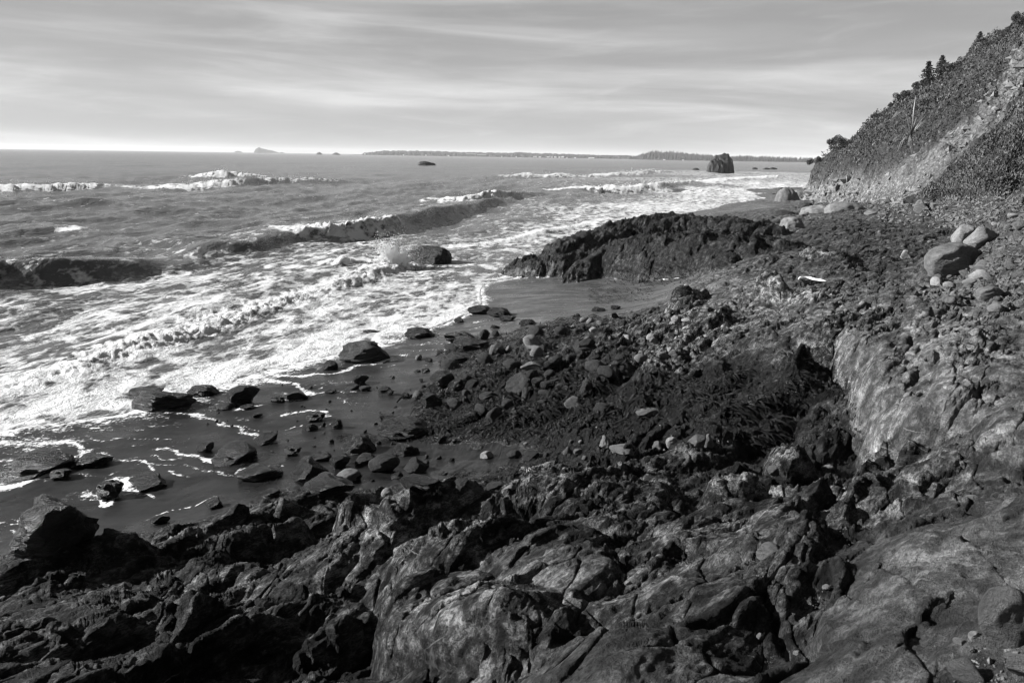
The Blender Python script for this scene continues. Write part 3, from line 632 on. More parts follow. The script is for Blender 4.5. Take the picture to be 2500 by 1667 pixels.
# ------------------------------------------------------------------ the sea
def sea_material():
    m, nt, p = mat('sea_water'); b = NB(nt); L = nt.links
    co = b.coord('Object'); foam = b.attr('foam')
    st = b.map(co, (1, 1, 1), (0, 0, .18)); s2 = b.map(st, (1.0, .32, 1))
    f1 = b.noise(s2, .9, 6, .62, .9); nv = nt.nodes.new('ShaderNodeTexNoise'); nv.inputs['Scale'].default_value = 1.1; nv.inputs['Detail'].default_value = 4; L.new(st, nv.inputs['Vector'])
    wv = nt.nodes.new('ShaderNodeVectorMath'); wv.operation = 'MULTIPLY_ADD'; L.new(nv.outputs['Color'], wv.inputs[0]); wv.inputs[1].default_value = (1.1, 1.1, 0); L.new(b.map(st, (1., .6, 1)), wv.inputs[2])
    f2 = b.vor(wv.outputs[0], 1.5, 'F1'); f5 = b.vor(wv.outputs[0], 4.2, 'F1'); f3 = b.noise(s2, 5.5, 5, .7, .6); f4 = b.noise(co, 18, 3, .7)
    k = b.math('ADD', b.math('MULTIPLY_ADD', f1, 1.5, -.78), b.math('ADD', b.math('MULTIPLY_ADD', f2, .75, -.36), b.math('MULTIPLY_ADD', f5, .55, -.24)))
    k = b.math('ADD', k, b.math('MULTIPLY_ADD', f3, .9, -.46)); k = b.math('ADD', k, b.math('MULTIPLY_ADD', f4, .16, -.08))
    t = b.math('ADD', foam, k); fm = b.ramp(t, .42, .72)
    fm = b.math('MULTIPLY', fm, b.ramp(foam, .02, .12))
    L.new(b.mix(fm, b.mix(b.attr('murk'), .028, .070), b.mix(b.ramp(t, .45, 1.15), .24, .60)), p.inputs['Base Color'])
    L.new(b.mix(fm, .16, .75), p.inputs['Roughness']); p.inputs['IOR'].default_value = 1.333
    p.inputs['Specular IOR Level'].default_value = .5
    w = b.math('ADD', b.noise(b.map(st, (1.0, .45, 1)), 1.1, 5, .6, .3), b.math('MULTIPLY', b.noise(st, 6, 4, .6), .18))
    h = b.mix(fm, w, b.math('ADD', b.math('MULTIPLY', w, .5), b.math('ADD', b.math('MULTIPLY', fm, .12), b.math('MULTIPLY', b.noise(co, 9, 4, .7), .35))))
    L.new(b.bump(h, 1.0, .22), p.inputs['Normal'])
    return m
M_SEA = sea_material()
M_FOAM = plain('sea_foam', .86, .8, .3, 3, .05)
FD = [ # foam cover (px, py, density)
 (0,380,0),(600,390,0),(1250,395,0),(1600,400,.02),(1850,405,.25),(0,430,.05),(400,430,.05),(900,430,.02),(1250,420,.05),(1550,410,.1),
 (0,480,.12),(150,470,.15),(300,475,.15),(450,470,.22),(600,470,.15),(0,540,.1),(300,550,.1),(600,520,.08),(800,500,.1),(1000,470,.08),(1150,520,.25),(1300,470,.15),(1500,455,.35),(1650,440,.6),(1780,430,.6),(1900,425,.65),
 (0,610,.2),(200,600,.22),(350,590,.18),(500,570,.12),(700,540,.1),(350,640,.3),(450,640,.42),(600,640,.5),(750,610,.5),(900,610,.55),(1000,575,.25),(950,585,.45),(1100,560,.22),(1250,540,.35),(1350,560,.75),(1200,600,.68),(1100,600,.62),(1150,640,.5),(1050,660,.6),
 (1450,530,.8),(1600,505,.95),(1400,490,.28),(1550,480,.3),(1650,485,.85),(1750,475,.92),(1850,455,.95),(1700,455,.35),(1500,430,.25),(1880,470,.9),
 (60,720,.38),(200,715,.55),(350,700,.6),(450,690,.6),(0,760,.5),(100,780,.5),(250,780,.6),(400,750,.72),(600,700,.72),(750,680,.66),(0,850,.46),(100,850,.5),(250,830,.74),(400,800,.8),
 (0,990,.8),(100,950,.72),(250,920,.72),(400,900,.72),(500,860,.74),(600,830,.76),(700,800,.78),(850,760,.76),(950,720,.76),(1050,740,.74),(1000,780,.8),(900,810,.8),(750,860,.82),(600,890,.85),(450,940,.8),(300,975,.85),(150,1000,.9),(0,1030,.95),
 (1100,690,.62),(1180,660,.5),(1250,650,.45),(1350,650,.6),(1160,720,.78),(1120,760,.85),(1200,620,.5),(1280,610,.55),(-200,900,.5),(-200,700,.4),(-300,500,.1)]
_fd = np.array([list(at(c[0], c[1], 0))[:2] + [c[2]*(.90 if c[2] > .6 else 1)] for c in FD])
def foam_cover(x, y):
    u, v = _key(x, y); uu, vv = _key(_fd[:, 0], _fd[:, 1]); num = np.zeros(x.shape, np.float32); den = num.copy()+1e-6
    for i in range(len(_fd)):
        w = 1.0/(((u-uu[i])**2*1.2 + (v-vv[i])**2)+.0015)**2; num += w*_fd[i, 2]; den += w
    return num/den
def px_line(p, z=0): return np.stack([at(q[0], q[1], z) for q in p])
BREAK = [ # crest pixel path (at mean level), height, front width, back width, foam along the crest (0..1 at each point), puffiness
 dict(p=[(-150,672),(0,692),(100,688),(200,680),(290,668),(360,655),(440,642)], h=[1.05,1.05,1.0,.9,.65,.3,.05], wf=1.15, wb=3.2, f=[.6,.5,.25,.15,.1,.1,0], lip=.35, veil=.52, mist=9),
 dict(p=[(420,632),(500,628),(600,622),(690,600),(760,590),(840,580),(900,575),(960,557),(1020,545),(1100,525),(1180,505),(1240,492)], h=[.2,.5,.7,.85,1.05,1.15,1.05,.95,.95,.95,.9,.5], wf=1.25, wb=3.4, f=[.1,.2,.38,.35,1,1,.95,.3,.2,.2,.3,.2], lip=.4, veil=.34, mist=5),
 dict(p=[(1060,505),(1130,497),(1190,491),(1240,484),(1290,480),(1340,476)], h=[.3,.9,1.15,1.0,.6,.2], wf=1.3, wb=4, f=[.5,1,1,.5,.2,.2], lip=.4),
 dict(p=[(-120,482),(0,472),(80,470),(160,466),(220,461),(300,462),(400,470)], h=[.9,1.0,1.0,.9,.7,.35,.3], wf=1.7, wb=4, f=[.9,1,1,1,.8,.5,.6], lip=.4),
 dict(p=[(410,470),(480,464),(540,458),(600,452),(680,448),(760,446),(850,446)], h=[.5,.9,1.1,1.2,1.1,1.0,.3], wf=1.8, wb=5, f=[1,1,.9,.4,.5,.6,.3], lip=.4),
 dict(p=[(-60,515),(0,512),(60,510),(120,512)], h=[.8,1.0,1.0,.3], wf=1.6, wb=4, f=[0,0,0,0], lip=.2), dict(p=[(140,508),(200,508),(250,508),(310,506)], h=[.3,.9,.8,.2], wf=1.6, wb=4, f=[0,0,0,0], lip=.2),
 dict(p=[(490,440),(550,434),(600,434),(650,432)], h=[.5,1.6,1.2,.2], wf=2.5, wb=6, f=[.7,1,1,.2], lip=.6),
 dict(p=[(1180,442),(1250,436),(1310,434),(1370,434),(1440,432)], h=[.4,.9,1.3,.9,.3], wf=2.5, wb=6, f=[.2,.6,1,.9,.5], lip=.4), dict(p=[(1450,432),(1520,428),(1580,424),(1650,420)], h=[.5,1.1,1.1,.3], wf=2.5, wb=6, f=[.7,.8,.4,.6], lip=.4),
 dict(p=[(1340,470),(1420,466),(1500,470),(1560,468),(1640,456),(1720,448),(1800,440),(1900,432)], h=[.4,.7,1.1,1.0,.8,.6,.5,.4], wf=1.8, wb=4, f=[.6,.9,1,1,.3,.9,.9,.9], lip=.4),
 dict(p=[(0,585),(60,582),(130,582),(200,580),(270,578)], h=[.3,.45,.5,.45,.1], wf=1.1, wb=3, f=[.2,.3,.4,.75,.3], lip=.2), dict(p=[(730,490),(790,488),(850,490)], h=[.2,.6,.2], wf=1.5, wb=4, f=[0,0,.1], lip=.1),
 dict(p=[(760,665),(810,660),(860,655),(920,648)], h=[.2,.45,.35,.2], wf=.5, wb=1.4, f=[.3,.8,.8,.6], lip=.2), dict(p=[(580,682),(620,680),(660,678)], h=[.1,.3,.1], wf=.6, wb=1.5, f=[.1,.2,.2], lip=.1),
 dict(p=[(230,618),(280,616),(320,614)], h=[.1,.45,.1], wf=.9, wb=2.5, f=[0,0,0], lip=.1), dict(p=[(430,618),(470,612),(510,612)], h=[.1,.5,.2], wf=.9, wb=2.5, f=[0,.1,0], lip=.1),
 # the bore running up the beach, and the swash edges
 dict(p=[(-150,1010),(0,968),(80,945),(160,925),(240,888),(330,858),(450,825),(560,790),(680,752),(800,715),(900,690),(960,660),(985,640)], h=[.22,.22,.24,.26,.28,.26,.24,.24,.22,.22,.26,.24,.15], wf=.55, wb=1.1, f=[1]*13, lip=.1, puff=1.3),
 dict(p=[(-100,1062),(0,1034),(100,1016),(200,1003),(330,985),(480,962),(560,918),(640,892),(700,880),(760,862),(830,842),(870,836)], h=[.13,.13,.13,.12,.08,.06,.12,.15,.13,.13,.12,.06], wf=.25, wb=.6, f=[.9]*12, lip=.05, puff=.9),
 dict(p=[(930,842),(1000,815),(1060,800),(1090,780),(1140,755),(1175,735),(1185,720),(1178,700),(1200,685),(1260,672)], h=[.05,.1,.1,.1,.1,.1,.09,.08,.06,.04], wf=.2, wb=.5, f=[.9]*10, lip=.05, puff=.9),
 dict(p=[(1100,640),(1200,655),(1280,668),(1380,668)], h=[.05,.1,.12,.08], wf=.2, wb=.8, f=[.6,.9,1,1], lip=.05, puff=.6),
 dict(p=[(1080,612),(1180,605),(1260,590),(1340,570),(1450,545)], h=[.05,.2,.2,.2,.1], wf=.4, wb=1.2, f=[.6,.9,.9,.9,.9], lip=.1, puff=.5)]
def build_sea():
    NC, NR = 800, 520
    az = np.radians(np.concatenate([np.linspace(-72, -42, 30)[:-1], np.linspace(-42, 43, NC-29)]))
    ang = np.concatenate([np.linspace(math.radians(24), math.radians(1.0), 430), np.exp(np.linspace(math.log(math.radians(.985)), math.log(math.radians(.020)), 90))])
    D = H/np.tan(ang); X = (np.sin(az)[:, None]*D).astype(np.float32).ravel(); Y = (np.cos(az)[:, None]*D).astype(np.float32).ravel()
    gap = np.abs(np.gradient(D)); GAP = np.tile(gap, NC).astype(np.float32); Dv = np.tile(D, NC).astype(np.float32)
    c = X*.984 - Y*.176; t = X*.176 + Y*.984                      # toward the shore, along the crests
    depth = -survey(X, np.minimum(Y, 200))[0]; deep = sstep(.0, 1.4, depth); deep = np.where(Dv > 150, 1, deep)
    z = np.zeros_like(X); foam = foam_cover(X, Y)*(Dv < 420)
    def add(lc, lt, amp, s):
        nonlocal z
        fade = sstep(.8, .25, GAP*.35/lc)
        n = 1 - 2*np.abs(perlin2(c/lc + .6*perlin2(c/lc*.4, t/lt*.5, s+1), t/lt, s)); z = z + amp*fade*(.25+.75*deep)*n
    add(16, 60, .30, 1); add(7, 24, .32, 4); add(3.2, 9, .20, 7); add(1.5, 3.6, .10, 10); add(.7, 1.6, .030, 13); add(.33, .7, .015, 16)
    # offshore swell lines and whitecaps
    sw = perlin2(c/38, t/150, 21); z += .5*sstep(60, 200, Dv)*sstep(2500, 600, Dv)*np.maximum(sw, 0)
    zc = z.copy(); dx = np.zeros_like(z)
    for k, w in enumerate(BREAK):
        pts = px_line(w['p']); h = np.array(w['h']); fo = np.array(w['f'])
        lo = pts[:, :2].min(0)-10; hi = pts[:, :2].max(0)+10
        m = np.where((X > lo[0]) & (X < hi[0]) & (Y > lo[1]) & (Y < hi[1]))[0]
        if not len(m): continue
        jit = .35*perlin2(X[m]/1.1, Y[m]/1.1, k) + 1.1*perlin2(X[m]/6, Y[m]/(5+10*w['wf']), k+3) + .6*perlin2(X[m]/2.2, Y[m]/(2+4*w['wf']), k+6); jit *= min(1, w['wb']/3)*(.45 if max(w['f'][1:]) < .5 or w['wf'] > .9 else 1)
        x = X[m]+jit; y = Y[m]
        best = np.full(len(m), 1e9); sd = np.zeros(len(m)); hh = np.zeros(len(m)); ff = np.zeros(len(m)); end = np.zeros(len(m))
        for i in range(len(pts)-1):
            a, b2 = pts[i], pts[i+1]; ex, ey = b2[0]-a[0], b2[1]-a[1]; L = math.hypot(ex, ey)
            tr = ((x-a[0])*ex+(y-a[1])*ey)/L/L; tt = np.clip(tr, 0, 1)
            d = np.hypot(x-a[0]-tt*ex, y-a[1]-tt*ey); q = d < best
            side = ((x-a[0])*ey-(y-a[1])*ex)/L                      # positive on the shore side when the path runs away from us
            if ey < 0: side = -side
            best = np.where(q, d, best); sd = np.where(q, np.sign(side)*d, sd); hh = np.where(q, h[i]+tt*(h[i+1]-h[i]), hh); ff = np.where(q, fo[i]+tt*(fo[i+1]-fo[i]), ff)
            over = np.maximum(-tr if i == 0 else 0, (tr-1) if i == len(pts)-2 else 0)*L; end = np.where(q, over, end)
        pr = np.where(sd < 0, np.exp(-(sd/w['wb'])**2), np.exp(-(sd/w['wf'])**2))*np.exp(-(end/1.2)**2)
        rg = np.clip(ff, .12, .8); hv = hh*np.clip(1+.32*rg*perlin2(X[m]/1.7, Y[m]/1.7, 30+k)+(.2+.3*rg)*perlin2(X[m]/(2+3*w['wf']), Y[m]/(4+14*w['wf']), 33+k), .15, 1.6)
        puffk = w.get('puff', .8)
        bil = .8*np.abs(perlin2(X[m]*1.9, Y[m]*1.9, 5)) + .55*np.abs(perlin2(X[m]*4.7, Y[m]*4.7, 6)) + .35*np.abs(perlin2(X[m]*11, Y[m]*11, 7))
        fr = np.where(sd < 0, np.exp(-(sd/(w['wb']*.8))**2), np.exp(-(sd/(w['wf']*1.5))**2))*np.exp(-(end/1.2)**2)
        sc_ = min(1, .25+w['wb']/3)
        add_ = hv*pr + ff*fr*(bil-.35)*.30*puffk*sc_*np.clip(hh*2.5, .25, 1.3)
        trough = -.16*hh*np.exp(-((sd-2.2*w['wf'])/(1.4*w['wf']))**2)*np.exp(-(end/1.2)**2)*(hh > .4)
        z[m] = z[m]*(1-.6*np.clip(pr, 0, 1)) + add_ + trough
        dx[m] += w['lip']*(1 if w['wf'] < 1.4 else .3)*hh*np.clip(pr, 0, 1)**2
        fe = sstep(.22, .75, ff*(1+.55*perlin2(X[m]/1.5, Y[m]/1.5, 40+k)+.5*perlin2(X[m]/.5, Y[m]/.5, 43+k))*np.where(sd < 0, np.exp(-(sd/(w['wb']*1.1))**2), np.exp(-(sd/(w['wf']*1.8))**2))*np.exp(-(end/.8)**2))
        face = np.clip(pr, 0, 1)*np.clip(hh*2.5, 0, 1)
        foam[m] = np.clip(foam[m]*(1-.85*face*(sd > -.6*w['wb'])), 0, 1)
        foam[m] = np.maximum(foam[m], w.get('veil', .18)*np.clip(pr*1.3, 0, 1)*(.7+.5*perlin2(c[m]/2.5, t[m]/.8, 60+k)))
        foam[m] = np.maximum(foam[m], fe*1.15)
        # a white lace line drawn along the very crest of unbroken waves
        foam[m] = np.maximum(foam[m], .50*np.exp(-((sd+.15)/.22)**2)*sstep(.3, .8, hh)*(.5+.9*perlin2(X[m]/.9, Y[m]/2.0, 50)))
    # small scale tumble where the water is white
    white = sstep(.45, .9, foam); z = z + white*.045*(fbm2(X*1.7, Y*1.7, 4, 17, .6))*(Dv < 90)*(GAP < .5)
    bank = ground(X, np.minimum(Y, 170), False)[0]
    shal = sstep(-.5, .05, bank); z = np.where(Dv < 130, z*(1-.75*shal*(Dv < 60)), z)
    z = np.where((Dv < 130) & (bank > .02), np.minimum(z, bank-.03-.5*np.maximum(bank-.02, 0)), z)
    V = np.stack([X+.984*dx, Y-.176*dx, z], 1)
    idx = np.arange(NC*NR).reshape(NC, NR)
    Q = np.stack([idx[:-1, :-1], idx[1:, :-1], idx[1:, 1:], idx[:-1, 1:]], -1).reshape(-1, 4)
    bq = bank[Q].min(1); Q = Q[(bq < .35) | (Dv[Q[:, 0]] > 150)]
    u, inv = np.unique(Q.ravel(), return_inverse=True)
    tag(obj_np('sea', V[u], inv.reshape(Q.shape), M_SEA, attrs=dict(foam=foam[u], murk=sstep(220, 60, Dv)[u])), kind='structure')
    print('sea quads', len(Q))
build_sea()
# ------------------------------------------------------------------ stones
def stone_mesh(name, seed, mats, sub=3, cuts=7, rough=.10, round_=.5, size=(1, 1, 1)):
    """a broken stone about 2 units across: a ball flattened by planes, then roughened"""
    rnd = np.random.RandomState(seed)
    bm = bmesh.new(); bmesh.ops.create_icosphere(bm, subdivisions=sub, radius=1.0)
    V = np.array([v.co[:] for v in bm.verts], np.float32); Fc = np.array([[v.index for v in f.verts] for f in bm.faces], np.int32); bm.free()
    for k in range(cuts):
        n = rnd.normal(size=3); n[2] *= .8; n /= np.linalg.norm(n); h = rnd.uniform(.48, .85)
        d = V@n - h; V = V - np.maximum(d, 0)[:, None]*n*(1-.15*round_)
    s = seed*3.1
    N = V/np.linalg.norm(V, axis=1)[:, None]
    dsp = rough*1.5*fbm3(V[:, 0]*1.1+s, V[:, 1]*1.1, V[:, 2]*1.1, 2, seed % 20) + rough*(1-2*np.abs(perlin3(V[:, 0]*2.1+s, V[:, 1]*2.1, V[:, 2]*3.3, seed % 17))) + rough*.4*fbm3(V[:, 0]*5+s, V[:, 1]*5, V[:, 2]*7, 2, seed % 13)
    V = V + N*dsp[:, None]; V = V*np.array(size, np.float32)
    V[:, :2] -= (V[:, :2].max(0)+V[:, :2].min(0))/2; e = (V.max(0)-V.min(0))/2; V = V/e; V[:, 2] -= V[:, 2].min() - 0.0
    return mesh_np(name, V*np.array((.5, .5, .5), np.float32), Fc, mats)      # 1 x 1 x 1, standing on z = 0
STONES = {}
def stone_data(mname, kind, k):
    key = (mname, kind, k)
    if key not in STONES:
        par = dict(angular=dict(cuts=14, rough=.05, round_=0., sub=4), block=dict(cuts=11, rough=.06, round_=0., sub=4), round=dict(cuts=7, rough=.06, round_=.6, sub=4), craggy=dict(cuts=12, rough=.15, round_=.2, sub=4), small=dict(cuts=11, rough=.06, round_=.1, sub=2))[kind]
        STONES[key] = stone_mesh('stone', 11+k*7+len(kind), {'wet': M_WET, 'dark': M_DARK, 'grey': M_GREY, 'pale': M_PALE}[mname], **par)
    return STONES[key]
# stones read off the photograph: left, top, right, bottom (px), stone, shape, name, label
BL = [
 (278,868,350,899,'wet','angular','boulder','lone dark angular boulder standing in the white foam far from the others'),
 (557,940,636,990,'wet','block','boulder','large black angular boulder with foam round its foot at the swash edge'),
 (330,965,478,1002,'wet','craggy','boulder','long low black rock half drowned in the foam at the swash edge'),
 (318,957,398,979,'wet','craggy','boulder','low black rock just left of the long half drowned one in foam'),
 (459,949,534,968,'wet','craggy','boulder','low kelp covered rock at the edge of the thick foam'),
 (20,1105,168,1165,'wet','block','boulder','big flat topped black boulder by the left edge, foam streaks round it'),
 (129,1147,173,1174,'wet','craggy','boulder','small black rock at the right foot of the flat topped boulder'),
 (186,1112,272,1142,'wet','craggy','boulder','low dark rock right of the flat topped boulder among foam streaks'),
 (318,1160,404,1200,'wet','craggy','boulder','right one of two dark rocks divided by a bright foam pool'),
 (243,1175,300,1224,'wet','craggy','boulder','left one of two dark rocks divided by a bright foam pool'),
 (54,1222,232,1372,'wet','craggy','boulder','biggest black boulder on the beach, at lower left, casting a wide shadow'),
 (523,1075,626,1136,'wet','block','boulder','squarish black boulder with a kelp skirt in the middle of the streaked sand'),
 (481,1078,522,1107,'wet','block','boulder','small black block just left of the squarish boulder'),
 (577,1132,690,1178,'wet','craggy','boulder','knobbly kelp covered rock below the squarish boulder'),
 (528,984,575,1003,'wet','round','boulder','small rounded rock in front of the large angular boulder'),
 (585,987,619,1001,'wet','round','boulder','tiny flat rock beside the small rounded one in the foam'),
 (825,828,954,891,'dark','craggy','boulder','broad dark boulder with water streaming off it where two foam edges meet'),
 (787,878,826,906,'wet','round','boulder','small round black stone below the broad streaming boulder'),
 (886,803,930,819,'wet','craggy','boulder','low black rock awash above the broad streaming boulder'),
 (983,801,1068,829,'wet','craggy','boulder','ragged kelp rock at the foam edge left of the triangular one'),
 (1090,801,1166,838,'wet','angular','boulder','dark triangular rock at the upper foam edge'),
 (1104,829,1198,858,'wet','craggy','boulder','long low rock just below the dark triangular rock'),
 (1067,866,1155,892,'wet','craggy','boulder','flat kelp covered rock on the sand below two foam streaks'),
 (702,950,752,979,'wet','angular','boulder','tilted slab shaped boulder right of the large angular boulder'),
 (661,966,694,985,'wet','craggy','boulder','small dark rock between the angular boulder and the tilted slab'),
 (862,913,902,942,'wet','block','boulder','upright black block on top of a small rock group on the sand'),
 (840,934,880,956,'wet','block','boulder','dark block at the lower left of the small rock group on the sand'),
 (793,949,822,962,'wet','round','boulder','low oval stone left of the small rock group on the sand'),
 (876,940,907,956,'dark','round','boulder','greyish round stone right of the small rock group on the sand'),
 (922,941,956,961,'dark','round','boulder','rounded grey stone on open sand with a small dark one beside it'),
 (944,950,963,967,'wet','round','boulder','small dark stone tucked against the rounded grey stone on open sand'),
 (977,957,1004,977,'wet','angular','boulder','small dark peaked block alone on the sand left of the lit stone'),
 (1005,951,1044,976,'grey','craggy','boulder','light crusted stone at the edge of the boulder field'),
 (1020,957,1077,1002,'wet','block','boulder','dark upright boulder below the light crusted stone'),
 (1046,903,1112,953,'wet','round','boulder','rounded dark boulder at the top of the boulder field edge'),
 (1092,925,1132,950,'wet','round','boulder','small ringed stone lying right of the rounded dark boulder'),
 (747,1006,798,1032,'wet','craggy','boulder','ragged dark rock with foam curling behind it on mid sand'),
 (807,1022,839,1052,'wet','angular','boulder','pointed black stone standing on mid sand'),
 (738,1033,776,1055,'wet','block','boulder','dark block left of the pointed black stone'),
 (784,1030,796,1044,'wet','round','boulder','tiny dark stone between a block and the pointed black stone'),
 (615,1008,641,1021,'wet','block','boulder','small flat black block ringed by foam on the streaked sand'),
 (621,1059,681,1087,'wet','angular','boulder','angular black slab at the end of a long foam streak'),
 (692,1088,736,1116,'wet','craggy','boulder','dark rock right of the long foam streak below the angular slab'),
 (834,1058,920,1113,'wet','craggy','boulder','kelp topped boulder casting a shadow on smooth sand'),
 (756,1100,810,1128,'wet','round','boulder','dark rounded boulder at the upper left of the boulder group above the ledges'),
 (715,1118,808,1192,'wet','angular','boulder','big black pointed boulder just above the lower left ledges'),
 (804,1108,856,1146,'wet','round','boulder','smooth dark boulder wedged right of the big black pointed one'),
 (866,1104,920,1138,'dark','round','boulder','smooth boulder with a thin lit rim on its left side'),
 (900,1107,978,1160,'dark','round','boulder','wide dark boulder with a bright wet lower left edge'),
 (820,1146,882,1182,'grey','round','boulder','round boulder with a white lit left face'),
 (960,1075,1023,1116,'wet','craggy','boulder','kelp bearded boulder beside the black shadowed gap'),
 (987,1118,1050,1160,'dark','angular','boulder','pale veined dark boulder right of the wide one with bright edge'),
 (918,1014,1064,1078,'wet','craggy','boulder','big mound of kelp covered rock on the sand above the boulder group'),
 (954,1150,986,1172,'wet','round','boulder','small dark stone between the veined boulder and the white lit one'),
 (975,1172,1078,1204,'wet','craggy','boulder','low kelp covered rock beneath the veined boulder'),
 (734,1172,868,1216,'wet','craggy','boulder','broad dark rock at the foot of the big black pointed boulder'),
 (500,1216,543,1246,'wet','craggy','boulder','barnacled rock with a long shadow on the smooth lower sand'),
 (369,1257,413,1281,'wet','round','boulder','small smooth stone half buried alone in the lower sand'),
 (639,1193,684,1218,'wet','round','boulder','dark round rock at the tip of the lower left ledges'),
 (930,1190,958,1216,'pale','round','boulder','brightly lit upright stone at the left end of the big near outcrop'),
 (1140,743,1202,772,'wet','block','boulder','left block of the dark ledge at the corner of the foam'),
 (1185,748,1254,777,'wet','craggy','boulder','right block of the dark ledge at the corner of the foam'),
 (1108,774,1132,790,'wet','craggy','boulder','small black rock in the last foam left of the dark ledge'),
 (1218,770,1262,786,'wet','craggy','boulder','low dark rock below the right block of the dark ledge'),
 (1265,779,1312,796,'wet','craggy','boulder','low kelp rock alone on the pale wet sand'),
 (1196,791,1222,804,'wet','craggy','boulder','small dark rock between two foam licks near the dark ledge'),
 (1360,789,1388,800,'wet','craggy','boulder','smallest dark kelp lump at the middle of the sand cove'),
 (1305,795,1340,804,'wet','craggy','boulder','thin low kelp lump on the lower sand of the cove'),
 (1443,747,1482,761,'wet','craggy','boulder','dark kelp lump upper left of a matching lump on the cove sand'),
 (1490,745,1516,757,'wet','craggy','boulder','dark kelp lump upper right of a matching lump on the cove sand'),
 (1428,776,1450,794,'grey','angular','boulder','light wedge stone at the lower edge of the cove sand'),
 (1491,762,1510,780,'dark','angular','boulder','dark pointed stone at the lower edge of the cove sand'),
 (1436,798,1462,815,'pale','block','boulder','pale block on dark kelp just below the cove sand'),
 (1287,817,1308,829,'grey','block','boulder','small light block at the left end of the boulder band'),
 (1333,816,1348,830,'grey','angular','boulder','small upright stone at the edge of the boulder band'),
 (1515,816,1542,845,'pale','block','boulder','tall pale block standing among dark boulders'),
 (1424,817,1447,838,'grey','block','boulder','grey block left of the tall pale one'),
 (1577,814,1599,832,'pale','round','boulder','light speckled stone upper right of the tall pale block'),
 (1585,822,1606,844,'grey','round','boulder','smooth grey stone below the light speckled one'),
 (1639,768,1661,790,'pale','block','boulder','pale block at the top of the rock rib'),
 (1633,782,1656,796,'pale','round','boulder','pale stone lying below the pale block at the top of the rib'),
 (1663,776,1690,788,'pale','round','boulder','whitish flat stone right of the pale block on the rib'),
 (1545,864,1582,894,'grey','round','boulder','large grey boulder in the hollow below the rib'),
 (1485,884,1507,908,'pale','angular','boulder','bright angular stone over the darkest gap of the boulder field'),
 (1508,886,1536,902,'dark','block','boulder','dark stone right of the bright angular one over the gap'),
 (1482,914,1512,933,'pale','round','boulder','smooth pale rounded stone perched above the kelp slope'),
 (1448,942,1488,963,'grey','block','boulder','grey block leaning out below the smooth pale perched stone'),
 (1600,858,1634,880,'grey','block','boulder','light block wedged against the rounded rock hump'),
 (1632,856,1656,874,'pale','angular','boulder','white angular stone on the crest of the rounded rock hump'),
 (1462,1061,1490,1096,'pale','craggy','boulder','white rough stone standing upright in front of the kelp slope'),
 (1486,1088,1552,1113,'grey','block','boulder','long flat grey block right of the white upright stone'),
 (1624,1067,1655,1099,'pale','round','boulder','round pale boulder in a row of light stones below the black slope'),
 (1678,1063,1722,1100,'grey','angular','boulder','leaning slab like stone in the row of light stones'),
 (1715,1060,1745,1099,'grey','angular','boulder','tall leaning stone at the right of the row of light stones'),
 (1592,1076,1620,1103,'grey','craggy','boulder','broken light stone at the left of the row of light stones'),
 (1172,1099,1206,1124,'pale','block','boulder','pale squarish stone on dark sand above the near outcrop'),
 (1230,1180,1264,1204,'pale','angular','boulder','pale wedge stone lying on top of the near outcrop'),
 (1233,1098,1272,1124,'dark','angular','boulder','dark stone with a lit edge right of the pale squarish stone'),
 (1273,1095,1318,1124,'dark','block','boulder','dark block with a lit left face behind the pale headed outcrop'),
 (1372,1089,1396,1116,'grey','angular','boulder','upright grey stone just above the pale headed outcrop'),
 (1399,1094,1424,1113,'grey','round','boulder','round grey stone right of the upright grey one'),
 (1102,1170,1150,1208,'dark','angular','boulder','dark tilted slab leaning at the back of the near outcrop'),
 (1141,1186,1180,1206,'grey','round','boulder','curved grey stone right of the dark tilted slab'),
 (1186,1174,1236,1204,'dark','round','boulder','smooth dark boulder behind the pale wedge stone'),
 (1236,906,1304,972,'dark','craggy','boulder','large rough textured boulder in the middle of the boulder field'),
 (1168,953,1218,984,'dark','round','boulder','rounded boulder left of the large rough textured one'),
 (1224,874,1275,911,'dark','round','boulder','dark boulder above the large rough textured one'),
 (1268,877,1330,909,'grey','angular','boulder','light wedge shaped boulder pointing up right in the boulder field'),
 (1098,928,1134,956,'wet','round','boulder','ring edged dark boulder at the left side of the boulder field'),
 (1412,918,1450,972,'dark','craggy','boulder','dark upright boulder beside the deep black gap'),
 (1448,980,1504,1018,'dark','craggy','boulder','rough dark boulder on the kelp slope under the grey block'),
 (1548,990,1620,1024,'grey','round','boulder','long pale lens shaped boulder on the black kelp slope'),
 (1376,966,1424,1001,'grey','angular','boulder','peaked boulder at the top of the kelp slope'),
 (1398,826,1432,862,'dark','angular','boulder','tall dark boulder left of the light stones in the boulder band'),
 (1660,846,1690,872,'grey','angular','boulder','grey angular stone at the right end of the rounded hump'),
 (2266,600,2382,686,'grey','block','boulder','biggest round boulder resting on the bench at the foot of the scree'),
 (2325,556,2372,602,'pale','angular','boulder','bright angular block standing behind the biggest round boulder'),
 (2362,560,2430,612,'grey','angular','boulder','large grey broken block right of the bright angular block'),
 (2385,703,2440,741,'grey','round','boulder','smooth oval boulder at the bottom of the scree'),
 (2436,711,2464,731,'grey','round','boulder','small smooth stone touching the right of the oval boulder'),
 (2370,651,2424,666,'grey','angular','boulder','long flat stone right of the biggest round boulder'),
 (2370,662,2412,690,'pale','angular','boulder','pale slanting stone below the long flat stone'),
 (2352,690,2378,706,'grey','block','boulder','small square stone lower right of the biggest round boulder'),
 (2326,591,2344,604,'pale','round','boulder','small white stone squeezed on top of the biggest round boulder'),
 (2196,612,2218,634,'pale','angular','boulder','small light stone on the bench left of the biggest round boulder'),
 (2210,651,2244,664,'grey','angular','boulder','flat light slab on the bench below the small light stone'),
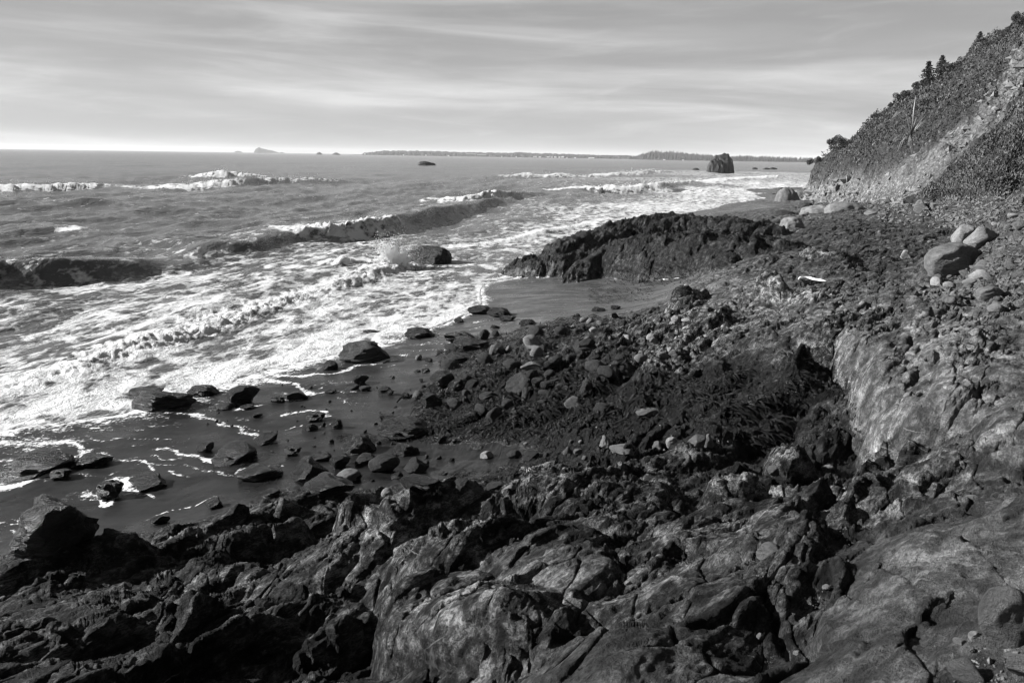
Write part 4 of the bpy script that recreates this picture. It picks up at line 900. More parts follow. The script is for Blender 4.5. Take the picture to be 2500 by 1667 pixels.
 (2270,496,2296,510,'grey','block','boulder','light flat block lying at the foot of the hillside'),
 (2235,490,2262,518,'grey','angular','boulder','upright pale rock left of the light flat block at the hillside foot'),
 (2110,514,2142,526,'grey','block','boulder','flat light stone on the far edge of the bench'),
 (1872,1134,1912,1170,'grey','round','boulder','grey roundish stone standing alone in the black hollow below the slab'),
 (2010,1134,2034,1152,'pale','round','boulder','small pale stone alone right of the grey roundish one in the hollow'),
 (1848,1324,1906,1370,'grey','block','boulder','pale square block at the edge of the gravel gully'),
 (2384,1446,2488,1604,'grey','round','boulder','nearest blurred grey stone in the bottom right corner'),
 (2366,1543,2390,1566,'pale','round','boulder','small round pale stone touching the nearest blurred one'),
 (2328,1559,2356,1575,'pale','round','pebble','white oval pebble left of the nearest blurred stone'),
 (2316,1620,2394,1672,'grey','block','boulder','blurred grey stones at the bottom edge under the nearest one'),
 (2478,1490,2530,1560,'grey','round','boulder','smaller rounded stone cut by the right edge behind the nearest one'),
 (2460,1600,2540,1660,'grey','angular','boulder','angular stone at the very bottom right corner'),
 (2007,1426,2026,1443,'pale','round','pebble','pale pebble at the left rim of the near slab'),
 (1845,1547,1862,1569,'pale','round','pebble','pale upright pebble in the lower gravel gully'),
 (1936,1588,1954,1602,'pale','round','pebble','pale pebble just left of the near slab toe'),
 (1524,1418,1542,1436,'pale','round','pebble','pale round pebble in a notch of the near outcrop'),
 (1700,1446,1716,1460,'pale','round','pebble','whitish pebble on the right shoulder of the near outcrop'),
 (2360,1208,2384,1222,'pale','round','pebble','small white pebble alone on the upper part of the near slab'),
]
def place_stones():
    n = len(BL); cx = np.array([(b[0]+b[2])/2 for b in BL], float); by = np.array([b[3] for b in BL], float); ty = np.array([b[1] for b in BL], float)
    w = np.array([b[2]-b[0] for b in BL], float); h = by-ty
    base = hit(cx, by - .12*h)                         # contact a little above the lower outline
    rnd = random.Random(4); pos = []
    for i, b in enumerate(BL):
        p = base[i]; dist = float(np.linalg.norm(p - np.array([0, 0, H]))); dep = math.atan2(H-p[2], math.hypot(p[0], p[1]))
        W_ = w[i]*dist/F; vis = h[i]*dist/F
        D_ = W_*rnd.uniform(.7, 1.0)
        Hh = max((vis - .72*D_*math.sin(dep)*.8)/max(math.cos(dep), .3)*.85, .24*W_)
        tilt = .25 if b[5] in ('angular', 'block') else .12
        me = stone_data(b[4], b[5], i % 3)
        o = bpy.data.objects.new(b[6], me); link(o)
        hz = math.hypot(p[0], p[1])
        sink = .28*Hh
        o.location = (p[0]+p[0]/hz*D_*.30, p[1]+p[1]/hz*D_*.30, p[2]-sink)
        o.scale = (W_*.98, D_*.98, (Hh+sink)*1.04)
        face = math.atan2(-p[0], p[1])
        o.rotation_euler = (rnd.uniform(-tilt, tilt)*.6, rnd.uniform(-tilt, tilt)*.6, face + rnd.choice([0, math.pi]) + rnd.uniform(-.25, .25))
        tag(o, b[7], 'pebble' if b[6] == 'pebble' else 'boulder', 'stones and boulders along the shore')
        pos.append((o.location.x, o.location.y, W_*.5))
    return pos
BPOS = place_stones()

# countless-looking but countable stones between the named ones, by patch: polygon (px), how many, px width range, stones, name, label, group
PATCH = [
 ([(420,1060),(700,930),(1000,870),(1040,960),(860,1100),(660,1130)],40,(5,15),['wet','wet','dark'],'cobble','small dark stone on the open sand','small stones on the open sand'),
 ([(1000,880),(1250,800),(1420,770),(1560,800),(1500,930),(1250,1010),(1080,1060)],105,(12,54),['wet','dark','dark','dark','grey'],'cobble','small stone among the dark boulders in the middle of the shore','small stones in the boulder field'),
 ([(1420,800),(1680,760),(1720,800),(1600,900),(1480,910)],45,(8,24),['grey','grey','pale','dark'],'cobble','light grey cobble on the rocks below the rib','light cobbles below the rib'),
 ([(700,1090),(950,1060),(1120,1060),(1180,1190),(960,1190),(760,1180)],26,(10,30),['wet','wet','dark'],'cobble','small dark wet stone on the sand between the boulders above the near ledges','dark stones on the lower sand'),
 ([(1250,1060),(1480,1040),(1800,1060),(1820,1110),(1500,1120),(1250,1130)],34,(8,22),['grey','pale','dark','dark'],'cobble','small light stone in the gully behind the near outcrop','stones in the gully'),
 ([(2240,700),(2380,590),(2440,520),(2500,480),(2560,480),(2560,760),(2420,760),(2300,740)],95,(8,34),['grey','grey','grey','pale'],'rubble_stone','grey rubble stone lying loose on the scree at the right edge','rubble on the scree'),
 ([(1850,770),(2100,520),(2300,530),(2250,640),(2100,720),(1900,860)],26,(6,16),['grey','grey','dark'],'cobble','small stone lying on the dark rock bench','stones on the bench'),
]
def poly_points(poly, n, rnd):
    q = np.array(poly, float); lo, hi = q.min(0), q.max(0); P = np.zeros((0, 2))
    while len(P) < n:
        c = rnd.uniform(lo, hi, (n*3, 2)); P = np.concatenate([P, c[in_poly(c[:, 0], c[:, 1], poly)]])
    return P[:n]
LAND = [((2324,643),'the biggest round boulder'),((2412,722),'the smooth oval boulder'),((2348,579),'the bright angular block'),((1476,1078),'the white upright stone'),((1400,983),'the peaked boulder'),((1680,795),'the slanting rock rib'),((1528,830),'the tall pale block'),((1270,939),'the rough textured boulder'),
        ((1189,1112),'the pale squarish stone'),((1519,1100),'the long flat grey block'),((1497,924),'the smooth perched stone'),((991,1046),'the big kelp mound'),((762,1155),'the big pointed boulder'),((851,1164),'the white lit boulder'),((877,1085),'the kelp topped boulder'),((1984,682),'the white driftwood stick'),((1025,963),'the light crusted stone'),
        ((1640,1083),'the round pale boulder'),((1700,1081),'the leaning slab stone'),((1640,890),'the rounded rock hump'),((2283,503),'the block at the hillside foot'),((1298,893),'the light wedge boulder'),((1018,1140),'the veined dark boulder'),((1584,1007),'the pale lens shaped boulder'),((1690,720),'the upright grey outcrop'),((2480,600),'the right edge of the scree'),((2207,623),'the small light bench stone'),((1890,1152),'the grey stone in the hollow')]
def scatter():
    rnd = np.random.RandomState(8); made = {}
    for poly, n, (w0, w1), kinds, nm, lb, gr in PATCH:
        pts = poly_points(poly, n, rnd); g = hit(pts[:, 0], pts[:, 1])
        for i in range(n):
            p = g[i]; dist = float(np.linalg.norm(p-np.array([0, 0, H]))); wp = w0+(w1-w0)*rnd.rand()**(1.5 if nm == 'rubble_stone' else 2.2); s = wp*dist/F; kd = kinds[rnd.randint(len(kinds))]
            o = bpy.data.objects.new(nm, stone_data(kd, 'small', rnd.randint(4))); link(o); fl = rnd.uniform(.45, .85)
            o.location = (p[0], p[1], p[2]-.12*s); o.scale = (s, s*rnd.uniform(.6, 1.0), s*fl); o.rotation_euler = (rnd.uniform(-.4, .4), rnd.uniform(-.4, .4), rnd.uniform(0, 6.28))
            j = min(range(len(LAND)), key=lambda q: (LAND[q][0][0]-pts[i, 0])**2 + (LAND[q][0][1]-pts[i, 1])**2); (lx, ly), ln = LAND[j]
            dx, dy = pts[i, 0]-lx, pts[i, 1]-ly; rel = ('right of' if dx > 0 else 'left of') if abs(dx) > abs(dy) else ('below' if dy > 0 else 'above')
            word = ('flat ' if fl < .55 else '')+{'wet': 'black', 'dark': 'dark', 'grey': 'grey', 'pale': 'pale'}[kd]+(' little stone' if wp < .4*w1 else ' stone')
            tag(o, None, 'stone', gr); made.setdefault((word, rel, ln), []).append((math.hypot(dx, dy), o))
    ORD = ['', 'second ', 'third ', 'fourth ', 'fifth ', 'sixth ', 'seventh ', 'eighth ', 'ninth ', 'tenth ', 'eleventh ', 'twelfth ']
    for (word, rel, ln), lst in made.items():
        lst.sort(key=lambda q: q[0])
        for k, (_, o) in enumerate(lst): o['label'] = (('nearest ' if len(lst) > 1 and k == 0 else ORD[min(k, 11)])+word+' '+rel+' '+ln+(', counting outward' if len(lst) > 1 else ''))
scatter()
def stones_stuff(name, pts, sizes, mat_, seed, flat=.6):
    """far too many bits of stone to count: one joined mesh"""
    rnd = np.random.RandomState(seed)
    t = np.array([(0,0,1),(1,0,0),(0,1,0),(-1,0,0),(0,-1,0),(0,0,-1)], np.float32); f = np.array([(0,1,2),(0,2,3),(0,3,4),(0,4,1),(5,2,1),(5,3,2),(5,4,3),(5,1,4)])
    n = len(pts); j = t[None]*(1+rnd.uniform(-.45, .35, (n, 6, 1))) + rnd.uniform(-.28, .28, (n, 6, 3))
    a = rnd.uniform(0, 6.28, n); ca, sa = np.cos(a)[:, None], np.sin(a)[:, None]
    x = j[..., 0]*ca - j[..., 1]*sa*.7; y = j[..., 0]*sa + j[..., 1]*ca*.7; z = j[..., 2]*flat + .18
    V = np.stack([x, y, z], -1)*sizes[:, None, None]*.5 + pts[:, None, :]
    Fc = (f[None] + 6*np.arange(n)[:, None, None]).reshape(-1, 3)
    return tag(obj_np(name, V.reshape(-1, 3), Fc, mat_, smooth=False), kind='stuff')
def gravel():
    rnd = np.random.RandomState(3)
    for nm, poly, n, s0, s1, m in [
        ('gravel', [(1830,1250),(2050,1250),(2110,1290),(2020,1480),(1930,1667),(1760,1667),(1790,1480),(1820,1380)], 2600, 1.5, 7, M_GREY),
        ('gravel', [(1600,1380),(1850,1380),(1800,1667),(1480,1667)], 700, 1.5, 6, M_GREY),
        ('gravel', [(2380,1560),(2520,1400),(2560,1667),(2330,1667)], 260, 3, 22, M_GREY),
        ('gravel', [(2050,1260),(2500,1220),(2500,1640),(1980,1640)], 420, 1.5, 5, M_GREY),
        ('gravel', [(1900,1060),(2160,1080),(2440,1110),(2480,1140),(2000,1150)], 300, 2, 9, M_DARK),
        ('gravel', [(1900,640),(2220,560),(2300,640),(2250,740),(2000,720)], 500, 2, 6, M_GREY),
        ('gravel', [(1150,860),(1500,760),(1650,800),(1600,1050),(1300,1060),(1050,1020)], 1100, 2, 9, M_DARK),
        ('rubble', [(2230,740),(2380,560),(2440,500),(2560,430),(2560,790),(2420,765)], 2600, 3, 20, M_GREY),
        ('rubble', [(2130,505),(2300,495),(2480,470),(2520,540),(2300,565),(2150,545)], 1100, 2.5, 16, M_GREY),
        ('rubble', [(1960,520),(2100,505),(2300,490),(2440,470),(2440,520),(2300,530)], 700, 2, 7, M_GREY)]:
        p = poly_points(poly, n, rnd); g = hit(p[:, 0], p[:, 1]); d = np.linalg.norm(g-np.array([0, 0, H]), axis=1)
        stones_stuff(nm, g, (s0+(s1-s0)*rnd.rand(n)**(2 if nm == 'rubble' else 3))*d/F, m, rnd.randint(999))
    for poly, n, s0, s1, m in [([(1560,930),(1900,900),(2080,960),(2130,1080),(1650,1100)], 1000, 4, 22, M_DARK), ([(1560,930),(1900,900),(2080,960),(2130,1080),(1650,1100)], 160, 3, 10, M_GREY), ([(1150,900),(1420,780),(1700,770),(1850,900),(1700,1060),(1300,1060)], 700, 3, 11, M_GREY), ([(1700,760),(2000,700),(2100,800),(1950,950),(1800,900)], 350, 2.5, 9, M_GREY), ([(1900,900),(2080,950),(2150,1080),(1850,1080)], 260, 2, 8, M_PALE), ([(1300,960),(1700,930),(1850,1000),(1500,1060)], 300, 2, 8, M_PALE)]:
        p = poly_points(poly, n, rnd); g = hit(p[:, 0], p[:, 1]); d = np.linalg.norm(g-np.array([0, 0, H]), axis=1)
        stones_stuff('rock_chips', g, (s0+(s1-s0)*rnd.rand(n)**3)*d/F, m, rnd.randint(999))
    # loose stone on the open hillside
    n = 16000; y = rnd.uniform(45, 122, n); t = rnd.uniform(0, 40, n); x = np.interp(y, FOOT[:, 1], FOOT[:, 0]) + t; z = ground(x, y)[0]; P = np.stack([x, y, z], 1)
    k = bare(P) > .4+.3*rnd.rand(n); P = P[k]; stones_stuff('scree', P, (.12+1.0*rnd.rand(len(P))**5)*np.clip(P[:, 1]/70, .6, 1.6), M_GREY, 5, .7)
gravel()

# ------------------------------------------------------------------ kelp and wrack
def kelp():
    rnd = np.random.RandomState(12)
    V, Fq = [], []
    zones = [([(1620,930),(1900,920),(2050,1000),(2080,1080),(1700,1090)], 2200, 50), ([(1000,960),(1180,900),(1480,940),(1600,1060),(1300,1060),(1020,1060)], 3200, 50), ([(1430,700),(1590,705),(1590,736),(1440,745)], 420, 16), ([(1280,960),(1700,930),(1900,980),(1800,1060),(1500,1050),(1320,1040)], 3400, 58),
             ([(1060,860),(1250,810),(1400,770),(1560,780),(1400,860),(1200,930)], 1700, 34), ([(920,1010),(1070,1020),(1060,1080),(930,1070)], 420, 26), ([(990,1170),(1080,1180),(1070,1206),(980,1204)], 160, 24), ([(830,1058),(920,1062),(915,1085),(835,1080)], 160, 20),
             ([(1390,655),(1700,655),(1720,690),(1600,700),(1480,695)], 700, 16), ([(1950,960),(2060,900),(2100,1040),(1960,1060)], 500, 24), ([(980,800),(1070,800),(1070,830),(980,830)], 140, 16), ([(1090,830),(1250,800),(1200,870),(1070,890)], 260, 18), ([(1100,1150),(1300,1130),(1300,1180),(1120,1190)], 300, 26), ([(560,1130),(690,1134),(680,1178),(570,1178)],160,20), ([(525,1108),(625,1110),(620,1138),(530,1136)],110,18)]
    for poly, n, L in zones:
        p = poly_points(poly, n, rnd); g = hit(p[:, 0], p[:, 1]); d = np.linalg.norm(g-np.array([0, 0, H]), axis=1)
        for i in range(n):
            s = L*d[i]/F*rnd.uniform(.35, 1.0); a = rnd.normal(-.9, .8); w = s*rnd.uniform(.04, .10); dx, dy = math.cos(a), math.sin(a); k0 = len(V)
            cz = rnd.uniform(.04, .16)*s; bend = rnd.uniform(-.35, .35)
            for t in (0, .35, .7, 1.0):
                q = s*t; wx = w*(1-.6*t)*(1 if t > 0 else .5); ox = g[i, 0]+dx*q-dy*bend*q*t; oy = g[i, 1]+dy*q+dx*bend*q*t; oz = g[i, 2]+.01*d[i]/10+cz*math.sin(math.pi*min(t*1.1, 1))*1.2 - .10*q*t
                tw = rnd.uniform(-.7, .7)
                V.append((ox-dy*wx, oy+dx*wx, oz+wx*tw)); V.append((ox+dy*wx, oy-dx*wx, oz-wx*tw))
            for j in range(3): Fq.append((k0+2*j, k0+2*j+1, k0+2*j+3, k0+2*j+2))
    tag(obj_np('kelp', np.array(V), np.array(Fq), M_KELP), kind='stuff')
kelp()

# ------------------------------------------------------------------ driftwood
def stick(name, pts, r, label, mat_=M_DRIFT, nseg=8):
    P = [np.array(p, float) for p in pts]; V, Fq = [], []
    for i, p in enumerate(P):
        a = P[max(i-1, 0)]; b = P[min(i+1, len(P)-1)]; t = (b-a)/np.linalg.norm(b-a); u = np.cross(t, (0, 0, 1)); u /= np.linalg.norm(u); v = np.cross(u, t)
        rr = r*(1-.25*i/(len(P)-1))*(1+.08*math.sin(i*2.3))*( .55 if i in (0, len(P)-1) else 1)
        for k in range(nseg): q = 2*math.pi*k/nseg; V.append(p+rr*(math.cos(q)*u+math.sin(q)*v))
    for i in range(len(P)-1):
        for k in range(nseg): Fq.append((i*nseg+k, i*nseg+(k+1) % nseg, (i+1)*nseg+(k+1) % nseg, (i+1)*nseg+k))
    c0 = len(V); V += [P[0], P[-1]]; Ft = [(c0, (k+1) % nseg, k, k) for k in range(nseg)] + [(c0+1, (len(P)-1)*nseg+k, (len(P)-1)*nseg+(k+1) % nseg, (len(P)-1)*nseg+(k+1) % nseg) for k in range(nseg)]
    bm = bmesh.new(); vs = [bm.verts.new(v) for v in V]
    for f in Fq: bm.faces.new([vs[i] for i in f])
    for f in Ft: bm.faces.new([vs[i] for i in f[:3]])
    me = bpy.data.meshes.new(name); bm.to_mesh(me); bm.free(); me.materials.append(mat_)
    for p in me.polygons: p.use_smooth = True
    return tag(link(bpy.data.objects.new(name, me)), label, 'driftwood')
def along(pxs, lift, sag=True):
    g = hit(np.array([p[0] for p in pxs], float), np.array([p[1] for p in pxs], float)); z = g[:, 2].max()
    d = float(np.hypot(g[:, 0], g[:, 1]).min()); out = []
    for p in pxs: out.append(at_d(float(p[0]), float(p[1]), 0) if False else None)
    return g, d
g_, d_ = along([(1950,682)], 0); zs = max(g_[0, 2], hit(np.array([2015.]), np.array([690.]))[0, 2]) + .07
stick('driftwood', [at(x, y, zs) for x, y in [(1950,681),(1955,678),(1966,677.5),(1978,678.5),(1983,680.5),(1990,682),(2003,684),(2017,686.5)]], .042, 'long white bleached driftwood stick lying bent on the dark bench')
zq = hit(np.array([1946.]), np.array([566.]))[0, 2] + .05
stick('driftwood', [at(x, y, zq) for x, y in [(1942,568),(1946,565.5),(1951,562)]], .03, 'short white driftwood stub on the far bench above the headland rock')
zq = hit(np.array([1365.]), np.array([980.]))[0, 2] + .05
stick('driftwood', [at(x, y, zq) for x, y in [(1350,976),(1360,977),(1372,980),(1380,983)]], .02, 'thin pale stick beside the peaked boulder on the kelp slope', M_STRAW)
# ------------------------------------------------------------------ rocks in the sea
def sea_rock(name, label, cat, lobes, zbase, mats, seed, dist=None, sub=5, rough=.10, sink=.6):
    """lobes: px ellipses (cx, base y, half width, height) of the outline at their own base"""
    Vs, Fs, n0 = [], [], 0
    for k, (cx, by, hw, ht_) in enumerate(lobes):
        p = at(cx, by, zbase) if dist is None else at_d(cx, by, dist); D = float(np.linalg.norm(p-np.array([0, 0, H])))
        w, h = hw*D/F, ht_*D/F
        bm = bmesh.new(); bmesh.ops.create_icosphere(bm, subdivisions=sub, radius=1.0)
        V = np.array([v.co[:] for v in bm.verts], np.float32); Fc = np.array([[v.index for v in f.verts] for f in bm.faces], np.int32); bm.free()
        rnd = np.random.RandomState(seed+k)
        V = np.sign(V)*np.abs(V)**.80; V /= np.abs(V).max()
        for c in range(7):
            nn = rnd.normal(size=3); nn[2] *= .5; nn /= np.linalg.norm(nn); hh = rnd.uniform(.68, .95); V = V - np.maximum(V@nn-hh, 0)[:, None]*nn*.8
        N = V/np.linalg.norm(V, axis=1)[:, None]; s = seed*1.7+k
        dsp = rough*1.6*fbm3(V[:, 0]*1.3+s, V[:, 1]*1.3, V[:, 2]*.9, 3, 3) + rough*(1-2*np.abs(perlin3(V[:, 0]*2.4+s, V[:, 1]*2.4, V[:, 2]*1.8, 5))) + rough*.35*(1-2*np.abs(perlin3(V[:, 0]*6+s, V[:, 1]*6, V[:, 2]*5, 6))) + rough*.2*fbm3(V[:, 0]*15+s, V[:, 1]*15, V[:, 2]*15, 2, 8)
        V = V + N*dsp[:, None]
        V = V*np.array([w, w*.8, h*1.0], np.float32); top = V[:, 2].max(); V[:, 2] *= h/top
        face = math.atan2(-p[0], p[1]); c_, s_ = math.cos(face), math.sin(face)
        V = np.stack([V[:, 0]*c_-V[:, 1]*s_, V[:, 0]*s_+V[:, 1]*c_, V[:, 2]], 1)
        V[:, 2] = np.maximum(V[:, 2], -sink*h); V = V + np.array([p[0]+p[0]/D*w*.5, p[1]+p[1]/D*w*.5, zbase], np.float32)
        Vs.append(V); Fs.append(Fc+n0); n0 += len(V)
    o = obj_np(name, np.concatenate(Vs), np.concatenate(Fs), mats); c0 = np.concatenate(Vs).mean(0)
    return tag(o, label, cat)
sea_rock('surf_rock', 'low black domed rock in the surf with spray bursting on its left', 'sea rock', [(1052,645,54,43),(1008,642,24,30)], .05, M_WET, 3, rough=.06)
sea_rock('sea_stack', 'tall dark sea stack with a rounded top standing off the far beach', 'sea stack', [(1762,424,26,47),(1746,424,19,34)], 0, M_DARK, 9, rough=.09)
sea_rock('sea_rock', 'small dark rock with white water just left of the tall stack', 'sea rock', [(1699,418,9,7),(1710,420,7,3)], 0, M_DARK, 12, sub=4)
sea_rock('sea_rock', 'small dark hump alone in far water between the beach and the horizon', 'sea rock', [(1038,404,15,10),(1053,404,10,6)], 0, M_DARK, 15, sub=4)
for px, hw, h, lb in [(1843,6,5,'dark rock speck right of the tall stack'),(1870,9,4,'left one of a pair of low rocks near the far cliff'),(1888,8,5,'right one of a pair of low rocks near the far cliff')]:
    sea_rock('sea_rock', lb, 'sea rock', [(px,414,hw,h)], 0, M_DARK, px, sub=3)
for px, py, hw, h, lb in [(1618,440,9,3,'left one of three flat rocks awash in front of the tall stack'),(1652,439,7,3,'middle one of three flat rocks awash in front of the tall stack'),(1668,440,6,3,'right one of three flat rocks awash in front of the tall stack')]:
    sea_rock('sea_rock', lb, 'sea rock', [(px,py,hw,h)], 0, M_WET, px, sub=3)
for px, py, hw, h, lb in [(1890,478,7,5,'small black rock in white water below the far cliff'),(1893,488,6,4,'small black rock at the edge of the far sand'),(1870,445,4,3,'tiny dark rock in the foam near the far cliff')]:
    sea_rock('sea_rock', lb, 'sea rock', [(px,py,hw,h)], 0, M_WET, px, sub=3)
# rocks at the end of the headland cliff
for px, by, hw, h, d, lb in [(1918,432,20,34,118,'dark squat rock at the seaward tip of the far cliff'),(1925,470,26,42,108,'tilted pale block leaning at the foot of the far cliff'),(1960,455,26,34,112,'pale cracked block behind the tilted one at the far cliff')]:
    sea_rock('cliff_rock', lb, 'rock', [(px,by,hw,h)], 0, M_GREY if by > 440 else M_DARK, px, dist=d, sub=4, sink=1.2)
for px, by, hw, h, lb, m in [(2060,520,42,24,'low smooth grey mound at the foot of the far cliff',M_GREY),(1968,512,18,16,'black cracked boulder at the left foot of the far cliff',M_DARK),(1915,528,26,13,'low rough rocks between the sand strip and the bench',M_DARK),(1990,520,30,18,'dull grey boulder beside the black cracked one at the cliff foot',M_GREY),(1932,560,24,28,'pale square block at the near end of the sand strip',M_GREY)]:
    p = hit(np.array([float(px)]), np.array([float(by-4)]))[0]
    sea_rock('cliff_rock', lb, 'rock', [(px,by,hw,h)], float(p[2])-.1, m, px, sub=4, sink=.8)

# ------------------------------------------------------------------ far islands and coast
M_ISLE = plain('island_rock', .06, .9, .1, .02, .3)
def island(name, label, prof, d, mats=M_ISLE):
    """prof: outline (px, height px) of an island standing d metres out; built as a ridge with depth"""
    n = 60; xs = np.linspace(prof[0][0], prof[-1][0], n); hs = np.interp(xs, [p[0] for p in prof], [p[1] for p in prof]); hs = hs*(1+.12*np.sin(xs*2.1))+.15*np.sin(xs*1.3)
    V, Fq = [], []; rows = [(-.9, 0), (-.55, .55), (-.2, .9), (0, 1), (.3, .85), (.9, 0)]
    W_ = (prof[-1][0]-prof[0][0])*d/F*.3
    for i in range(n):
        b = at_d(xs[i], 380.0, d)
        for r_, f_ in rows: V.append((b[0], d+r_*W_*(.3+.7*hs[i]/hs.max()), max(hs[i], .05)*f_*d/F*(1+.06*math.sin(i*1.7+r_*9)) - (.5 if f_ == 0 else 0)))
    R = len(rows)
    for i in range(n-1):
        for j in range(R-1): Fq.append((i*R+j, (i+1)*R+j, (i+1)*R+j+1, i*R+j+1))
    return tag(obj_np(name, np.array(V), np.array(Fq), mats), label, 'island')
island('island', 'pale castle shaped rock island on the horizon', [(622,0),(624,8),(630,11),(634,13),(640,10),(648,9),(655,7),(665,6),(672,4),(680,2),(688,0)], 7000)
island('island', 'faint low island left of the castle shaped one', [(570,0),(576,3),(582,4),(588,3),(594,0)], 7400)
island('island', 'faint flat islets right of the castle shaped island', [(680,0),(688,3),(694,1),(700,0)], 7200)
island('island', 'small dark rock hump on the horizon, left of a matching pair', [(771,0),(775,4),(780,6),(784,4),(788,0)], 3300)
island('island', 'small dark rock hump on the horizon, right of a matching pair', [(809,0),(814,3),(820,6),(826,4),(833,0)], 3300)
def far_coast():
    sil = np.array([1, 1.25])*np.array([(860,0),(884,1.5),(890,4),(930,8),(960,8.5),(1000,9),(1060,9),(1130,8),(1180,8),(1250,7.5),(1265,10),(1280,8.5),(1350,8),(1420,7),(1470,6.5),(1555,7),(1565,11),(1590,17),(1640,16.5),(1700,13),(1780,9.5),(1820,11.5),(1850,10.5),(1900,9.5),(1960,9),(2100,10),(2300,14),(2500,16)])
    dist = np.array([(860,4200),(1200,3900),(1500,3300),(1560,2700),(1700,2500),(2000,2300),(2500,2200)])
    rnd = np.random.RandomState(2)
    # the land under the trees
    xs = np.linspace(862, 2500, 220); V, Fq = [], []
    for x in xs:
        d = np.interp(x, dist[:, 0], dist[:, 1]); hh = np.interp(x, sil[:, 0], sil[:, 1])*d/F
        for k, (dd, f) in enumerate([(0, -.2), (12, .06), (60, .10), (350, .35), (700, .3), (760, -.1)]): b = at_d(x, 385.0, d+dd); V.append((b[0], d+dd, hh*f if f > 0 else -2))
    for i in range(len(xs)-1):
        for j in range(5): Fq.append((i*6+j, (i+1)*6+j, (i+1)*6+j+1, i*6+j+1))
    tag(obj_np('far_coast', np.array(V), np.array(Fq), M_FOREST), kind='structure')
    # forest
    V, Fq = [], []
    n = 5200; px = rnd.uniform(884, 2300, n); dep = rnd.uniform(20, 420, n)
    for x, dd in zip(px, dep):
        d0 = np.interp(x, dist[:, 0], dist[:, 1]); d = d0+dd; hh = np.interp(x, sil[:, 0], sil[:, 1])*d0/F
        con = x > 1540; top = 1.25*hh*(.62+.38*(dd/420))*(rnd.uniform(.72, 1.08) if con else rnd.uniform(.7, 1.0)); w = top*rnd.uniform(.16, .26) if con else top*rnd.uniform(.45, .8)
        b = at_d(x, 385.0, d); k0 = len(V)
        if con:
            for q in range(5): a = q*1.2566+x; V.append((b[0]+w*math.cos(a), d+w*math.sin(a), hh*.05))
            V.append((b[0], d, top))
            Fq += [(k0+q, k0+(q+1) % 5, k0+5) for q in range(5)]
        else:
            for q in range(5): a = q*1.2566+x; V.append((b[0]+w*math.cos(a), d+w*math.sin(a), top*.15))
            for q in range(5): a = q*1.2566+x+.6; V.append((b[0]+w*.75*math.cos(a), d+w*.75*math.sin(a), top*.75*rnd.uniform(.85, 1.1)))
            V.append((b[0], d, top))
            for q in range(5): Fq += [(k0+q, k0+(q+1) % 5, k0+5+q), (k0+(q+1) % 5, k0+5+(q+1) % 5, k0+5+q), (k0+5+q, k0+5+(q+1) % 5, k0+10)]
    tag(obj_np('forest', np.array(V), np.array(Fq), M_FOREST, smooth=False), kind='stuff')
    # the little town along the water
    for x, w, h, wall, lb in [(891,3,3,'w','small white house at the seaward end of the far town'),(1306,7,3.2,'w','long white shed at the left of the harbour buildings'),(1318,5,2.4,'w','white building beside the long shed on the far shore'),(1338,6,3,'w','white harbour building left of the middle on the far shore'),
        (1347,4,2.2,'w','small white hut in the harbour row'),(1356,5,2.6,'w','pale gabled harbour building in the harbour row'),(1366,4,3,'w','narrow white house in the harbour row'),(1374,6,4.2,'w','tallest white building of the harbour row'),(1384,4,2,'w','small white shed at the right end of the harbour row'),
        (1404,5,2.2,'w','white shed between the harbour row and the low hall'),(1444,13,2.6,'w','long low white hall right of the harbour on the far shore'),(1622,5,1.8,'w','small pale house on the shore below the dark wood'),(1668,4,1.6,'w','tiny pale house right of the one below the dark wood'),
        (1150,22,7,'g','grey broad block of the far pier buildings'),(1176,20,5,'g','lower grey block right of the broad pier building'),(985,3,2.4,'w','white house left among the far trees'),(1040,3,2.4,'w','white house among the far trees above the shore'),(1095,4,2.2,'w','pale house left of the pier buildings'),(1225,3,2,'w','pale house right of the pier buildings'),(1260,3,2.2,'w','little white house below the tallest clump of far trees')]:
        d = float(np.interp(x, dist[:, 0], dist[:, 1]))-15; b = at_d(float(x), 385.0, d); s = d/F; ww, hh = w*s, h*s; dp = min(ww*.7, 14)
        root = bpy.data.objects.new('building', None); link(root); root.location = (b[0], d, .0); tag(root, lb, 'building', 'buildings of the far town')
        z0, z1 = -1.0, hh*.75; x0, x1, y0, y1 = -ww/2, ww/2, -dp/2, dp/2
        Vb = [(x0,y0,z0),(x1,y0,z0),(x1,y1,z0),(x0,y1,z0),(x0,y0,z1),(x1,y0,z1),(x1,y1,z1),(x0,y1,z1)]
        obj_np('walls', np.array(Vb), np.array([(0,1,5,4),(1,2,6,5),(2,3,7,6),(3,0,4,7)]), M_WALLS if wall == 'w' else M_ROOF, root, smooth=False)
        e = .04*ww; Vr = [(x0-e,y0-e,z1),(x1+e,y0-e,z1),(x1+e,y1+e,z1),(x0-e,y1+e,z1),(x0-e,0,hh),(x1+e,0,hh)]
        bm = bmesh.new(); vs = [bm.verts.new(v) for v in Vr]
        for f in [(0,1,5,4),(2,3,4,5),(1,2,5),(3,0,4),(3,2,1,0)]: bm.faces.new([vs[i] for i in f])
        me = bpy.data.meshes.new('roof'); bm.to_mesh(me); bm.free(); me.materials.append(M_ROOF if wall == 'g' else M_WALLS); link(bpy.data.objects.new('roof', me), root)
far_coast()

